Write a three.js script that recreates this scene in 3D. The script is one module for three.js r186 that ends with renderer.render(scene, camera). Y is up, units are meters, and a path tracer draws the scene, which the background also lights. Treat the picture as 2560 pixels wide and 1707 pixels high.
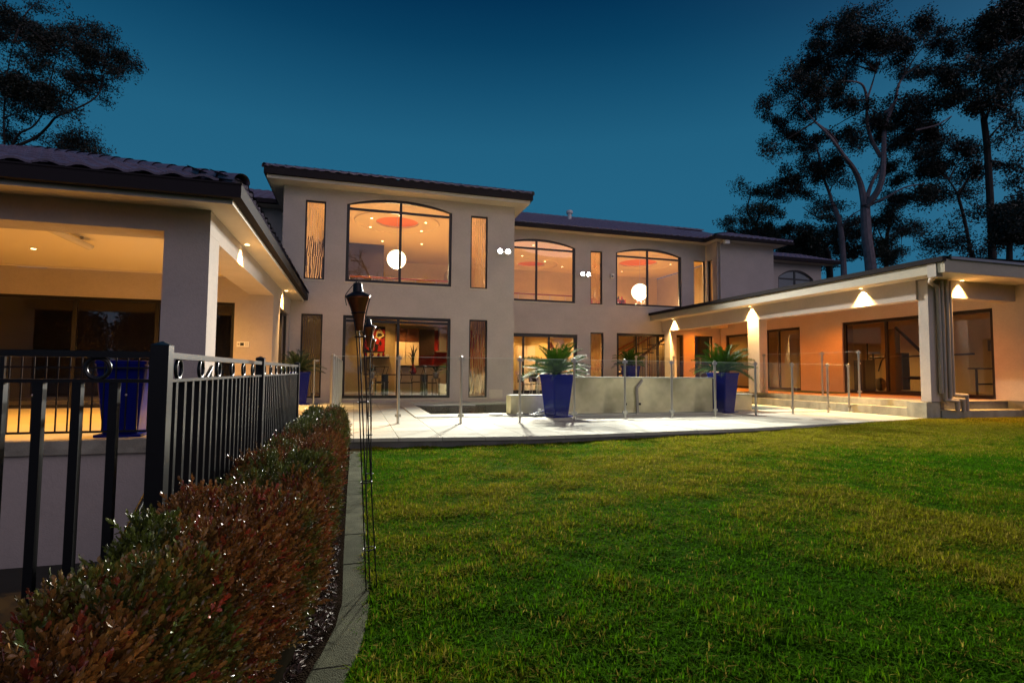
import * as THREE from 'three';
import { mergeGeometries } from 'three/addons/utils/BufferGeometryUtils.js';

/* ---------- camera, sky, twilight, exposure ---------- */
const scene = new THREE.Scene();
const D2R = Math.PI / 180;
const camera = new THREE.PerspectiveCamera(2 * Math.atan(853.5 / 1346.6) / D2R, 1024 / 682, 0.05, 900);
camera.position.set(0, 0.94, 0);
camera.rotation.order = 'YXZ';
camera.rotation.set(3.237 * D2R, -16.34 * D2R, 0.485 * D2R);
camera.updateMatrixWorld(true);

const renderer = new THREE.WebGLRenderer({ antialias: true });
renderer.toneMapping = THREE.LinearToneMapping;
renderer.toneMappingExposure = 1.0;
renderer.shadowMap.enabled = true;

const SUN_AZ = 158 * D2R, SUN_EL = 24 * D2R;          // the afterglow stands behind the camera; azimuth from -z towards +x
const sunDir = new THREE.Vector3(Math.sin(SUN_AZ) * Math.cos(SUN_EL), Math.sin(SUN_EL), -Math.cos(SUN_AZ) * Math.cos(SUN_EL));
{
  const W = 1024, H = 512, data = new Float32Array(W * H * 4);
  const stops = [[-90, 0.010, 0.030, 0.050], [0, 0.020, 0.136, 0.242], [12, 0.0185, 0.131, 0.236], [18, 0.0170, 0.126, 0.229], [23, 0.0140, 0.114, 0.212], [28, 0.0070, 0.078, 0.162], [32, 0.0028, 0.050, 0.118], [36, 0.0008, 0.0300, 0.085], [50, 0.0006, 0.0200, 0.066], [90, 0.0006, 0.0170, 0.060]];
  for (let j = 0; j < H; j++) {
    const el = ((j + 0.5) / H - 0.5) * 180;
    let k = 0; while (k < stops.length - 2 && el > stops[k + 1][0]) k++;
    const a = stops[k], b = stops[k + 1], t = Math.min(1, Math.max(0, (el - a[0]) / (b[0] - a[0])));
    const base = [1, 2, 3].map((c) => a[c] + (b[c] - a[c]) * t);
    const ce = Math.cos(el * D2R), se = Math.sin(el * D2R);
    for (let i = 0; i < W; i++) {
      const az = ((i + 0.5) / W - 0.5) * 2 * Math.PI, x = Math.cos(az) * ce, z = Math.sin(az) * ce;
      const d = Math.acos(Math.min(1, Math.max(-1, x * sunDir.x + se * sunDir.y + z * sunDir.z))) / D2R;
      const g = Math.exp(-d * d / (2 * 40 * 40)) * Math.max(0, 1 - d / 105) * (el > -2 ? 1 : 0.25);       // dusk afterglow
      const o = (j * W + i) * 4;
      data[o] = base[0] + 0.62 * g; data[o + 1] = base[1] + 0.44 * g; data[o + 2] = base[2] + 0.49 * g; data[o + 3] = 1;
    }
  }
  const sky = new THREE.DataTexture(data, W, H, THREE.RGBAFormat, THREE.FloatType);
  sky.mapping = THREE.EquirectangularReflectionMapping;
  sky.magFilter = THREE.LinearFilter; sky.minFilter = THREE.LinearFilter;
  sky.needsUpdate = true;
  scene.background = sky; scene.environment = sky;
}
const sun = new THREE.DirectionalLight(new THREE.Color(1, 0.78, 0.84), 0.19);
sun.name = 'twilight';
sun.position.copy(sunDir).multiplyScalar(60);
sun.shadow.radius = 45; sun.castShadow = true;
Object.assign(sun.shadow.camera, { left: -30, right: 40, top: 30, bottom: -30, near: 1, far: 160 });
scene.add(sun, sun.target);

/* ---------- helpers ---------- */
let seed = 7;
const rnd = () => { seed = (seed + 0x6d2b79f5) | 0; let t = Math.imul(seed ^ (seed >>> 15), 1 | seed); t = (t + Math.imul(t ^ (t >>> 7), 61 | t)) ^ t; return ((t ^ (t >>> 14)) >>> 0) / 4294967296; };
const rr = (a, b) => a + (b - a) * rnd();
const V = (x, y, z) => new THREE.Vector3(x, y, z);
const lerp = (a, b, t) => a + (b - a) * t;
const smooth = (a, b, x) => { const t = Math.min(1, Math.max(0, (x - a) / (b - a))); return t * t * (3 - 2 * t); };
const taken = {};
const numbered = (n) => { const k = taken[n] = (taken[n] ?? -1) + 1; return k ? n + '_' + String(k).padStart(3, '0') : n; };
const at = (px, py, depth) => V((px - 1280) * depth / 1346.6, -(py - 853.5) * depth / 1346.6, -depth).applyMatrix4(camera.matrixWorld);

function hash(x, y, s) { let h = Math.imul(x, 374761393) + Math.imul(y, 668265263) + Math.imul(s, 1274126177) | 0; h = Math.imul(h ^ (h >>> 13), 1274126177); return ((h ^ (h >>> 16)) >>> 0) / 4294967296; }
function vnoise(x, y, s, per) {
  const xi = Math.floor(x), yi = Math.floor(y), fx = x - xi, fy = y - yi, u = fx * fx * (3 - 2 * fx), v = fy * fy * (3 - 2 * fy);
  const w = per ? (q) => ((q % per) + per) % per : (q) => q;
  const a = hash(w(xi), w(yi), s), b = hash(w(xi + 1), w(yi), s), c = hash(w(xi), w(yi + 1), s), d = hash(w(xi + 1), w(yi + 1), s);
  return lerp(lerp(a, b, u), lerp(c, d, u), v);
}
function fbm(x, y, s, oct = 4, per = 0) { let a = 0, k = 0.5, n = 0; for (let o = 0; o < oct; o++) { a += k * vnoise(x, y, s + o, per); n += k; x *= 2; y *= 2; if (per) per *= 2; k *= 0.5; } return a / n; }
function tex(n, fn, srgb = false) {           // fn(u, v) -> [r, g, b] in 0..1 or one number
  const data = new Uint8Array(n * n * 4);
  for (let j = 0; j < n; j++) for (let i = 0; i < n; i++) {
    let c = fn((i + 0.5) / n, (j + 0.5) / n); if (typeof c === 'number') c = [c, c, c];
    const o = (j * n + i) * 4;
    for (let q = 0; q < 3; q++) data[o + q] = Math.max(0, Math.min(255, Math.round(c[q] * 255)));
    data[o + 3] = 255;
  }
  const t = new THREE.DataTexture(data, n, n);
  t.magFilter = THREE.LinearFilter; t.minFilter = THREE.LinearMipmapLinearFilter; t.generateMipmaps = true;
  t.wrapS = t.wrapT = THREE.RepeatWrapping;
  if (srgb) t.colorSpace = THREE.SRGBColorSpace;
  t.needsUpdate = true;
  return t;
}
const rep = (t, sx, sy = sx) => { const c = t.clone(); c.repeat.set(sx, sy); c.needsUpdate = true; return c; };
const rgb = (r, g, b) => new THREE.Color().setRGB(r, g, b);
const mat = (r, g, b, o = {}) => new THREE.MeshStandardMaterial({ color: rgb(r, g, b), roughness: 0.8, ...o });
const phys = (r, g, b, o = {}) => new THREE.MeshPhysicalMaterial({ color: rgb(r, g, b), ...o });

/* tone maps are near-white multipliers so that the base colour stays in the material */
const tGrain = tex(512, (u, v) => 0.90 + 0.10 * (fbm(u * 64, v * 64, 3, 3, 64) - 0.5) + 0.16 * (fbm(u * 4, v * 4, 9, 4, 4) - 0.5));
const tBump = tex(512, (u, v) => fbm(u * 96, v * 96, 21, 3, 96));
const tStain = tex(512, (u, v) => { const a = fbm(u * 5, v * 5, 41, 5, 5), b = fbm(u * 14, v * 3, 55, 4, 0) , c = fbm(u * 70, v * 70, 61, 2, 70); const t = 0.62 + 0.5 * (a - 0.35) + 0.22 * (vnoise(u * 12, v * 2, 71, 0) - 0.5) + 0.12 * (c - 0.5) + 0 * b; return [t, t * 0.985, t * 0.94]; });
const tBlotch = tex(512, (u, v) => { const a = fbm(u * 3, v * 3, 141, 5, 3), b = fbm(u * 11, v * 11, 155, 3, 11), s = vnoise(u * 9, v * 1.5, 171, 0), t = 0.66 + 0.85 * (a - 0.5) + 0.30 * (b - 0.5) - 0.22 * smooth(0.62, 0.9, s); return [t, t * 0.99, t * (0.90 + 0.12 * b)]; });
const tRipple = tex(512, (u, v) => { const w = fbm(u * 5, v * 2.2, 81, 3, 0) * 2.0; return 0.5 + 0.28 * Math.sin((u * 15 + w) * 2 * Math.PI) * (0.4 + 0.6 * vnoise(u * 12, v * 8, 88, 0)) + 0.28 * (vnoise(u * 26 + w * 2, v * 9, 93, 0) - 0.5); });
const tWater = tex(512, (u, v) => fbm(u * 8 + 0.6 * vnoise(u * 4, v * 4, 31, 4), v * 8, 33, 4, 8));

const M = {
  stucco: mat(0.50, 0.435, 0.385, { roughness: 0.92, map: rep(tGrain, 0.5), bumpMap: rep(tBump, 0.9), bumpScale: 0.003 }),
  cream: mat(0.60, 0.53, 0.42, { roughness: 0.85, map: rep(tGrain, 0.4), bumpMap: rep(tBump, 0.9), bumpScale: 0.0015 }),
  soffit: mat(0.58, 0.52, 0.43, { roughness: 0.8, map: rep(tGrain, 0.3) }),
  plaster: mat(0.62, 0.49, 0.25, { roughness: 0.85, map: rep(tGrain, 0.3) }),
  ceilingPaint: mat(0.70, 0.62, 0.48, { roughness: 0.9 }),
  ceilRoom: mat(0.70, 0.57, 0.33, { roughness: 0.9 }),
  dish: mat(0.75, 0.21, 0.01, { roughness: 0.7 }),
  frame: mat(0.014, 0.012, 0.011, { roughness: 0.38, metalness: 0.2 }),
  blackRail: mat(0.010, 0.010, 0.011, { roughness: 0.30, metalness: 0.1 }),
  gutter: phys(0.026, 0.023, 0.026, { roughness: 0.75, specularIntensity: 0.06 }),
  tile: mat(0.235, 0.205, 0.290, { roughness: 0.42, map: rep(tGrain, 1.4), bumpMap: rep(tBump, 2), bumpScale: 0.002 }),
  tileB: mat(0.195, 0.172, 0.245, { roughness: 0.46, map: rep(tGrain, 1.1), bumpMap: rep(tBump, 2), bumpScale: 0.002 }),
  fascia: mat(0.42, 0.37, 0.27, { roughness: 0.6, map: rep(tGrain, 0.5) }),
  pipe: mat(0.36, 0.31, 0.26, { roughness: 0.5, map: rep(tGrain, 1) }),
  metalRoof: mat(0.20, 0.21, 0.24, { roughness: 0.45, metalness: 0.3, map: rep(tGrain, 0.6) }),
  glass: phys(1, 1, 1, { transmission: 1, thickness: 0, roughness: 0, ior: 1.85 }),
  fenceGlass: phys(0.95, 0.98, 0.965, { transmission: 1, thickness: 0, roughness: 0, ior: 1.38 }),
  ripple: phys(1.0, 0.93, 0.80, { transmission: 1, thickness: 0.02, roughness: 0.06, ior: 1.5, bumpMap: rep(tRipple, 1.1, 0.7), bumpScale: 0.010 }),
  paver: [0, 1, 2, 3].map((i) => phys(0.44 + 0.035 * i, 0.425 + 0.033 * i, 0.355 + 0.028 * i, { roughness: 0.9, specularIntensity: 0.12, map: rep(tGrain, 0.7 + 0.13 * i), bumpMap: rep(tBump, 1.4), bumpScale: 0.002 })),
  coping: phys(0.54, 0.52, 0.44, { roughness: 0.85, specularIntensity: 0.15, map: rep(tGrain, 0.9), bumpMap: rep(tBump, 1.4), bumpScale: 0.002 }),
  slab: mat(0.22, 0.22, 0.20, { roughness: 0.9, map: rep(tStain, 0.8) }),
  rendered: mat(0.86, 0.77, 0.47, { roughness: 0.85, map: rep(tBlotch, 0.42), bumpMap: rep(tBump, 0.9), bumpScale: 0.003 }),
  stone: [0, 1, 2].map((i) => mat(0.44 + 0.03 * i, 0.42 + 0.028 * i, 0.33 + 0.02 * i, { roughness: 0.8, map: rep(tStain, 0.6 + 0.2 * i), bumpMap: rep(tBump, 1.5), bumpScale: 0.004 })),
  floorTile: mat(0.62, 0.53, 0.37, { roughness: 0.4, map: rep(tGrain, 0.5) }),
  steel: mat(0.42, 0.41, 0.38, { roughness: 0.30, metalness: 0.9 }),
  alu: mat(0.48, 0.48, 0.50, { roughness: 0.28, metalness: 0.9 }),
  blue: phys(0.004, 0.010, 0.165, { roughness: 0.35, specularIntensity: 0.15, clearcoat: 0.12, clearcoatRoughness: 0.1, map: rep(tGrain, 1.2) }),
  soil: phys(0.030, 0.022, 0.016, { specularIntensity: 0, roughness: 1, map: rep(tStain, 1.5), bumpMap: rep(tBump, 2), bumpScale: 0.02 }),
  kerb: [0, 1, 2].map((i) => phys(0.105 + 0.015 * i, 0.112 + 0.015 * i, 0.072 + 0.010 * i, { roughness: 0.9, specularIntensity: 0.04, map: rep(tStain, 1.1 + 0.3 * i), bumpMap: rep(tBump, 3), bumpScale: 0.004 })),
  lawn: phys(0.035, 0.060, 0.006, { roughness: 1, specularIntensity: 0, map: rep(tStain, 0.5) }),
  ground: mat(0.045, 0.045, 0.032, { roughness: 1, map: rep(tStain, 0.1) }),
  water: phys(0.80, 0.95, 0.92, { transmission: 1, thickness: 0, roughness: 0.04, ior: 1.33, specularIntensity: 0.45, bumpMap: rep(tWater, 0.6), bumpScale: 0.02 }),
  poolTile: mat(0.030, 0.075, 0.080, { roughness: 0.5, map: rep(tStain, 1.0) }),
  copper: mat(0.60, 0.20, 0.08, { roughness: 0.34, metalness: 0.85, map: rep(tStain, 3) }),
  iron: mat(0.012, 0.012, 0.013, { roughness: 0.45, metalness: 0.4 }),
  wood: mat(0.10, 0.035, 0.015, { roughness: 0.35, map: rep(tGrain, 2, 0.4) }),
  darkWood: mat(0.022, 0.012, 0.008, { roughness: 0.3 }),
  railWood: mat(0.30, 0.065, 0.015, { roughness: 0.3 }),
  red: mat(0.30, 0.010, 0.008, { roughness: 0.3 }),
  redGlass: phys(0.28, 0.010, 0.012, { roughness: 0.12, clearcoat: 0.7 }),
  white: mat(0.72, 0.71, 0.68, { roughness: 0.5 }),
  black: mat(0.012, 0.012, 0.012, { roughness: 0.5 }),
  rubber: mat(0.02, 0.02, 0.02, { roughness: 0.8 }),
  bulb: mat(1, 0.9, 0.7, { emissive: rgb(1, 0.66, 0.30), emissiveIntensity: 16 }),
  globe: mat(1, 0.95, 0.85, { emissive: rgb(1, 0.84, 0.55), emissiveIntensity: 3.2, roughness: 0.6 }),
  floodLens: mat(1, 1, 1, { emissive: rgb(1, 0.98, 0.90), emissiveIntensity: 90 }),
};

function muv(g) {                             // texture coordinates in metres, by the way each face points
  const n = g.index ? g.toNonIndexed() : g, p = n.attributes.position;
  if (!n.attributes.normal) n.computeVertexNormals();
  const uv = new Float32Array(p.count * 2), a = V(0, 0, 0), b = V(0, 0, 0), c = V(0, 0, 0);
  for (let i = 0; i < p.count; i += 3) {
    a.fromBufferAttribute(p, i); b.fromBufferAttribute(p, i + 1).sub(a); c.fromBufferAttribute(p, i + 2).sub(a); b.cross(c);
    const ax = Math.abs(b.x), ay = Math.abs(b.y), az = Math.abs(b.z);
    for (let k = i; k < i + 3; k++) {
      const x = p.getX(k), y = p.getY(k), z = p.getZ(k);
      const w = ay >= ax && ay >= az ? [x, z] : ax >= az ? [z, y] : [x, y];
      uv[2 * k] = w[0]; uv[2 * k + 1] = w[1];
    }
  }
  for (const k of Object.keys(n.attributes)) if (!['position', 'normal', 'color'].includes(k)) n.deleteAttribute(k);
  n.setAttribute('uv', new THREE.BufferAttribute(uv, 2));
  return n;
}
const join = (list) => mergeGeometries(list.map((g) => (g.index ? g.toNonIndexed() : g)).map((g) => { if (!g.attributes.uv) muv(g); for (const k of Object.keys(g.attributes)) if (!['position', 'normal', 'uv'].includes(k)) g.deleteAttribute(k); return g; }));
const bx = (x0, x1, y0, y1, z0, z1) => muv(new THREE.BoxGeometry(Math.abs(x1 - x0), Math.abs(y1 - y0), Math.abs(z1 - z0)).translate((x0 + x1) / 2, (y0 + y1) / 2, (z0 + z1) / 2));
function rod(a, b, r0, r1 = r0, seg = 8) {
  const d = b.clone().sub(a), g = new THREE.CylinderGeometry(r1, r0, d.length(), seg, 1);
  g.applyQuaternion(new THREE.Quaternion().setFromUnitVectors(V(0, 1, 0), d.clone().normalize()));
  return muv(g.translate((a.x + b.x) / 2, (a.y + b.y) / 2, (a.z + b.z) / 2));
}
const tube = (pts, r, seg = 6, n = pts.length * 4) => muv(new THREE.TubeGeometry(new THREE.CatmullRomCurve3(pts), n, r, seg, false));
const lathe = (pts, seg = 20) => muv(new THREE.LatheGeometry(pts.map(([r, y]) => new THREE.Vector2(r, y)), seg));
const poly = (pts) => new THREE.Shape(pts.map(([x, y]) => new THREE.Vector2(x, y)));
const slabXZ = (pts, y0, y1, holes = []) => {   // a flat plate from an outline in x, z
  const s = poly(pts.map(([x, z]) => [x, -z])); for (const h of holes) s.holes.push(new THREE.Path(h.map(([x, z]) => new THREE.Vector2(x, -z))));
  return muv(new THREE.ExtrudeGeometry(s, { depth: y1 - y0, bevelEnabled: false }).rotateX(-Math.PI / 2).translate(0, y0, 0));
};
function put(o, kind, label, category, group) { if (kind) o.userData.kind = kind; if (label) o.userData.label = label; if (category) o.userData.category = category; if (group) o.userData.group = group; return o; }
function thing(name, label, category, pos = [0, 0, 0], group, turn = 0) {
  const o = new THREE.Group(); o.name = numbered(name); o.position.set(...pos); o.rotation.y = turn; scene.add(o);
  return put(o, null, label, category, group);
}
function part(parent, name, geo, m) { const o = new THREE.Mesh(geo, m); o.name = name; parent.add(o); return o; }
function sub(parent, name) { const o = new THREE.Group(); o.name = name; parent.add(o); return o; }
function struct(name, geo, m) { const o = part(scene, numbered(name), geo, m); o.userData.kind = 'structure'; return o; }
function copy(o, label, pos, turn) { const c = o.clone(); c.name = numbered(o.name.replace(/_\d{3}$/, '')); c.userData = { ...o.userData, label }; if (pos) c.position.set(...pos); if (turn !== undefined) c.rotation.y = turn; scene.add(c); return c; }

/* walls with openings */
function arcTop(x0, x1, y1, rise, n = 14) { const w = (x1 - x0) / 2, R = (w * w + rise * rise) / (2 * rise), cy = y1 + rise - R, out = []; for (let i = 0; i <= n; i++) { const x = lerp(x1, x0, i / n), dx = x - (x0 + x1) / 2; out.push([x, cy + Math.sqrt(R * R - dx * dx)]); } return out; }
const outline = (h) => (h.rise ? [[h.x0, h.y0], [h.x1, h.y0], ...arcTop(h.x0, h.x1, h.y1, h.rise)] : [[h.x0, h.y0], [h.x1, h.y0], [h.x1, h.y1], [h.x0, h.y1]]);
function sheet(pts, holes, depth) { const s = poly(pts); for (const h of holes) s.holes.push(new THREE.Path(h.map(([x, y]) => new THREE.Vector2(x, y)))); return new THREE.ExtrudeGeometry(s, { depth, bevelEnabled: false, curveSegments: 4 }); }
const wallZ = (x0, x1, y0, y1, zFront, thick, holes = []) => muv(sheet([[x0, y0], [x1, y0], [x1, y1], [x0, y1]], holes.map(outline), thick).translate(0, 0, zFront - thick));
/* along z; openings are given with x0, x1 as -z */
const wallX = (z0, z1, y0, y1, xFront, thick, holes = []) => muv(sheet([[-z1, y0], [-z0, y0], [-z0, y1], [-z1, y1]], holes.map(outline), thick).rotateY(Math.PI / 2).translate(xFront, 0, 0));
function windowIn(parent, h, zFace, o = {}) {   // a framed window in a wall that faces +z; turn it for walls along z
  const w = sub(parent, o.name || 'window'), f = o.fw || 0.085, set = o.set ?? 0.09, z = zFace - set, full = outline(h);
  const inner = { x0: h.x0 + f, x1: h.x1 - f, y0: h.y0 + f, y1: h.y1 - (h.rise ? 0 : f), rise: h.rise ? h.rise - f : 0 };
  part(w, 'frame', muv(sheet(full, [outline(inner)], 0.07).translate(0, 0, z - 0.035)), M.frame);
  const mx = [inner.x0, ...(o.mull || []), inner.x1], ty = o.trans ? [inner.y0, o.trans, inner.y1] : [inner.y0, inner.y1];
  const topAt = (x) => { if (!h.rise) return inner.y1; const p = arcTop(inner.x0, inner.x1, inner.y1, inner.rise, 60); let b = inner.y1; for (let i = 0; i < 60; i++) if (x <= p[i][0] && x >= p[i + 1][0]) b = p[i][1]; return b; };
  for (const x of o.mull || []) part(w, 'mullion', bx(x - 0.038, x + 0.038, inner.y0, topAt(x), z - 0.03, z + 0.03), M.frame);
  if (o.trans) part(w, 'transom', bx(inner.x0, inner.x1, o.trans - 0.036, o.trans + 0.036, z - 0.027, z + 0.027), M.frame);
  for (let i = 0; i + 1 < mx.length; i++) for (let j = 0; j + 1 < ty.length; j++) {
    const last = j + 2 === ty.length, p = [[mx[i], ty[j]], [mx[i + 1], ty[j]]];
    if (last && h.rise) for (const q of arcTop(inner.x0, inner.x1, inner.y1, inner.rise, 40)) { if (q[0] <= mx[i + 1] + 1e-6 && q[0] >= mx[i] - 1e-6) p.push(q); }
    else p.push([mx[i + 1], ty[j + 1]], [mx[i], ty[j + 1]]);
    const pane = o.ripple ? muv(sheet(p, [], 0.008).translate(0, 0, z - 0.004)) : muv(new THREE.ShapeGeometry(poly(p)).translate(0, 0, z));
    part(w, 'pane', pane, o.ripple ? M.ripple : M.glass);
  }
  return w;
}
const R = (x0, x1, y0, y1, rise = 0) => ({ x0, x1, y0, y1, rise });

/* roof tiles: an S-shaped tile, laid in rows from a corner along u (eave) and v (up the slope) */
const tileGeo = (() => {
  const w = 0.30, L = 0.40, n = 7, pos = [], prof = [];
  for (let i = 0; i < n; i++) { const u = i / (n - 1); prof.push([u * w, 0.012 + 0.034 * Math.max(0, Math.sin((u * 1.35 - 0.12) * Math.PI))]); }
  const q = (a, b, c, d) => pos.push(...a, ...b, ...c, ...a, ...c, ...d);
  for (let i = 0; i + 1 < n; i++) {
    const [u0, h0] = prof[i], [u1, h1] = prof[i + 1];
    q([u0, h0 + 0.022, 0], [u1, h1 + 0.022, 0], [u1, h1, -L], [u0, h0, -L]);
    q([u0, h0 - 0.004, 0], [u1, h1 - 0.004, 0], [u1, h1 + 0.022, 0], [u0, h0 + 0.022, 0]);
  }
  const g = new THREE.BufferGeometry(); g.setAttribute('position', new THREE.Float32BufferAttribute(pos, 3)); g.computeVertexNormals();
  return muv(g);
})();
const capGeo = (() => { const g = new THREE.CylinderGeometry(0.085, 0.105, 0.42, 10, 1, true, -Math.PI / 2, Math.PI).rotateX(-Math.PI / 2).translate(0, -0.02, 0); return muv(g); })();
function tileFrames(origin, uDir, vDir, lenU, lenV, keep) {
  const out = [], nrm = vDir.clone().cross(uDir).normalize(); if (nrm.y < 0) nrm.negate();
  const m0 = new THREE.Matrix4().makeBasis(uDir, nrm, vDir.clone().negate());
  for (let r = 0; r * 0.34 < lenV; r++) for (let c = 0; c * 0.3 < lenU; c++) {
    const u = c * 0.3, v = r * 0.34;
    if (keep && !keep(u + 0.15, v + 0.1)) continue;
    const p = origin.clone().addScaledVector(uDir, u + rr(-0.003, 0.003)).addScaledVector(vDir, v + rr(-0.006, 0.006)).addScaledVector(nrm, 0.01 + rr(0, 0.006));
    out.push(m0.clone().setPosition(p));
  }
  return out;
}
const placed = (g, frames) => join(frames.map((m) => g.clone().applyMatrix4(m)));
function capLine(a, b) { const d = b.clone().sub(a), n = Math.max(1, Math.round(d.length() / 0.36)), out = [], z = d.clone().normalize().negate(), x = V(0, 1, 0).cross(z).normalize(), y = z.clone().cross(x); for (let i = 0; i < n; i++) out.push(new THREE.Matrix4().makeBasis(x, y, z).setPosition(a.clone().addScaledVector(d, (i + 0.5) / n).addScaledVector(y, 0.035))); return out; }
const triQuad = (pts) => { const g = new THREE.BufferGeometry(), p = []; for (let i = 1; i + 1 < pts.length; i++) p.push(...pts[0].toArray(), ...pts[i].toArray(), ...pts[i + 1].toArray()); g.setAttribute('position', new THREE.Float32BufferAttribute(p, 3)); g.computeVertexNormals(); return muv(g); };

/* lamps */
const WARM = rgb(1, 0.47, 0.07), AMBER = rgb(1, 0.21, 0.0), ROOM = rgb(1, 0.52, 0.15);
function spot(name, pos, aim, color, cd, angle, pen, r = 2) {
  const l = new THREE.SpotLight(color, cd, 0, angle, pen, 2); l.name = name; l.position.set(...pos); l.target.position.set(...aim); l.castShadow = true; l.shadow.radius = r;
  scene.add(l, l.target); return l;
}
const dlTrim = lathe([[0.036, 0], [0.055, -0.004], [0.058, 0.0], [0.05, 0.006]], 16), dlBulb = muv(new THREE.CylinderGeometry(0.036, 0.036, 0.006, 14).translate(0, 0.002, 0));
function downlight(parent, x, y, z, cd = 0, color = ROOM, angle = 1.0, aim) {   // y is the ceiling's underside
  const g = sub(parent, 'downlight'); g.position.set(x, y - 0.003, z);
  part(g, 'trim', dlTrim, M.white); part(g, 'lamp_face', dlBulb, M.bulb);
  if (cd) spot('downlight_beam', [x, y - 0.03, z], aim || [x, y - 3, z], color, cd, angle, aim ? 1.0 : 0.6, 2);
}

/* ---------- the two-storey house ---------- */
const ZF = -16.6, ZR = -19.5;
const house = thing('two_storey_house', 'two-storey beige rendered house with arched upper windows and dark tiled roof', 'house');
{
  const H = house, W = (g, m = M.stucco) => part(H, 'wall', g, m);
  const slitUL = R(-1.47, -0.90, 3.59, 5.93), bigU = R(-0.31, 2.87, 3.58, 5.92, 0.26), slitUR = R(3.47, 4.03, 3.57, 5.91);
  const slitLL = R(-1.50, -0.91, 0.14, 2.58), bigL = R(-0.34, 2.87, 0.12, 2.58), slitLR = R(3.46, 4.05, 0.13, 2.58);
  W(wallZ(-2.07, 4.92, 0.0, 6.32, ZF, 0.24, [slitUL, bigU, slitUR, slitLL, bigL, slitLR]));
  windowIn(H, bigU, ZF, { mull: [1.28], trans: 5.80 }); windowIn(H, bigL, ZF, { mull: [1.27], trans: 2.42 });  // lower window's transom is added, standing in for the dark soffit reflection
  for (const s of [slitUL, slitUR, slitLL, slitLR]) windowIn(H, s, ZF, { ripple: true, fw: 0.045 });
  for (const s of [slitUL, slitUR, slitLL, slitLR, bigU, bigL]) part(H, 'sill', bx(s.x0 - 0.02, s.x1 + 0.02, s.y0 - 0.045, s.y0, ZF - 0.2, ZF + 0.025), M.cream);
  W(wallX(-27.9, -16.84, 0, 6.32, -2.07, 0.24)); W(wallX(-19.5, -16.84, 0, 6.32, 4.68, 0.24));
  // the recessed front
  const recL = R(5.30, 8.30, 3.65, 5.84, 0.26), slitR = R(8.95, 9.47, 3.645, 5.80), recR = R(10.07, 13.11, 3.66, 5.80, 0.26), corner = R(13.72, 14.29, 3.60, 5.72);
  W(wallZ(4.92, 14.31, 3.0, 6.42, ZR, 0.24, [recL, slitR, recR, corner]));
  windowIn(H, recL, ZR, { mull: [6.70], trans: 5.72 }); windowIn(H, slitR, ZR, { ripple: true, fw: 0.045 });
  windowIn(H, recR, ZR, { mull: [11.54], trans: 5.68 }); windowIn(H, corner, ZR, { fw: 0.03 });
  const lowL = R(5.20, 8.39, 0.12, 2.42), lowS = R(8.95, 9.52, 0.15, 2.53), lowR = R(10.10, 13.18, 0.40, 2.54), lowE = R(13.72, 14.62, 0.40, 2.52);
  W(wallZ(4.92, 14.98, 0.0, 2.998, ZR, 0.24, [lowL, lowS, lowR, lowE]));
  windowIn(H, lowL, ZR, { mull: [6.19, 7.23], fw: 0.13 }); windowIn(H, lowS, ZR, { ripple: true, fw: 0.045 });
  windowIn(H, lowR, ZR, { mull: [11.02, 12.02], fw: 0.11 }); windowIn(H, lowE, ZR, { fw: 0.03 });
  for (const s of [recL, slitR, recR]) part(H, 'sill', bx(s.x0 - 0.02, s.x1 + 0.02, s.y0 - 0.045, s.y0, ZR - 0.2, ZR + 0.025), M.cream);
  // right-hand block upstairs
  W(wallX(-19.49, -18.762, 3.0, 6.42, 14.312, 0.22, [R(19.08, 19.42, 3.60, 5.72)])); W(wallZ(14.314, 17.15, 3.0, 6.42, -18.76, 0.24)); W(wallX(-28, -19.0, 3.0, 6.42, 16.92, 0.22));
  const cw = windowIn(H, R(19.08, 19.42, 3.60, 5.72), 0, { fw: 0.025 }); cw.rotation.y = Math.PI / 2; cw.position.x = 14.5;
  // far block at the back right and the dark wing behind the patio
  const farW = R(19.45, 21.55, 4.6, 5.60, 0.40);
  W(wallZ(17.2, 22.05, 2.0, 6.30, -21, 0.24, [farW])); windowIn(H, farW, -21, { mull: [20.5], trans: 5.55 }); W(wallX(-28, -21.24, 2, 6.3, 21.8, 0.24)); part(H, 'interior_wall', bx(17.2, 21.8, 2.0, 6.3, -24.2, -24), M.plaster);
  W(wallZ(-9, -2.075, 0, 6.40, -19.5, 0.24)); W(bx(-9, 22.05, 0, 6.3, -28.2, -27.9));
  part(H, 'access_panel', bx(4.12, 4.56, 0.1, 0.38, ZF, ZF + 0.018), M.cream);

  // floors and ceilings
  const plan = [[-1.82, -16.85], [4.67, -16.85], [4.67, -19.745], [14.54, -19.745], [14.54, -19.01], [16.9, -19.01], [16.9, -27.88], [-1.82, -27.88]];
  const circle = (cx, cz, r, n = 40) => Array.from({ length: n }, (_, i) => [cx + r * Math.cos(i / n * 2 * Math.PI), cz + r * Math.sin(i / n * 2 * Math.PI)]);
  const DISH = [[1.43, -20.23, 0.78], [13.6, -24.0, 0.95], [8.6, -26.0, 0.7]];
  part(H, 'ceiling', slabXZ(plan, 6.45, 6.56, DISH.map((d) => circle(...d))), M.ceilRoom);
  for (const [x, z, r] of DISH) {
    part(H, 'ceiling_dish', lathe([[r + 0.005, 6.45], [r + 0.005, 6.52], [r * 0.9, 6.60], [r * 0.6, 6.66], [0.001, 6.69]], 40).translate(x, 0, z), M.dish);
    part(H, 'ceiling_ring', muv(new THREE.TorusGeometry(r * 1.95, 0.04, 8, 56).rotateX(Math.PI / 2).translate(x, 6.45, z)), M.ceilRoom);
  }
  part(H, 'upper_floor', slabXZ(plan, 2.86, 3.28), M.ceilRoom);
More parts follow.
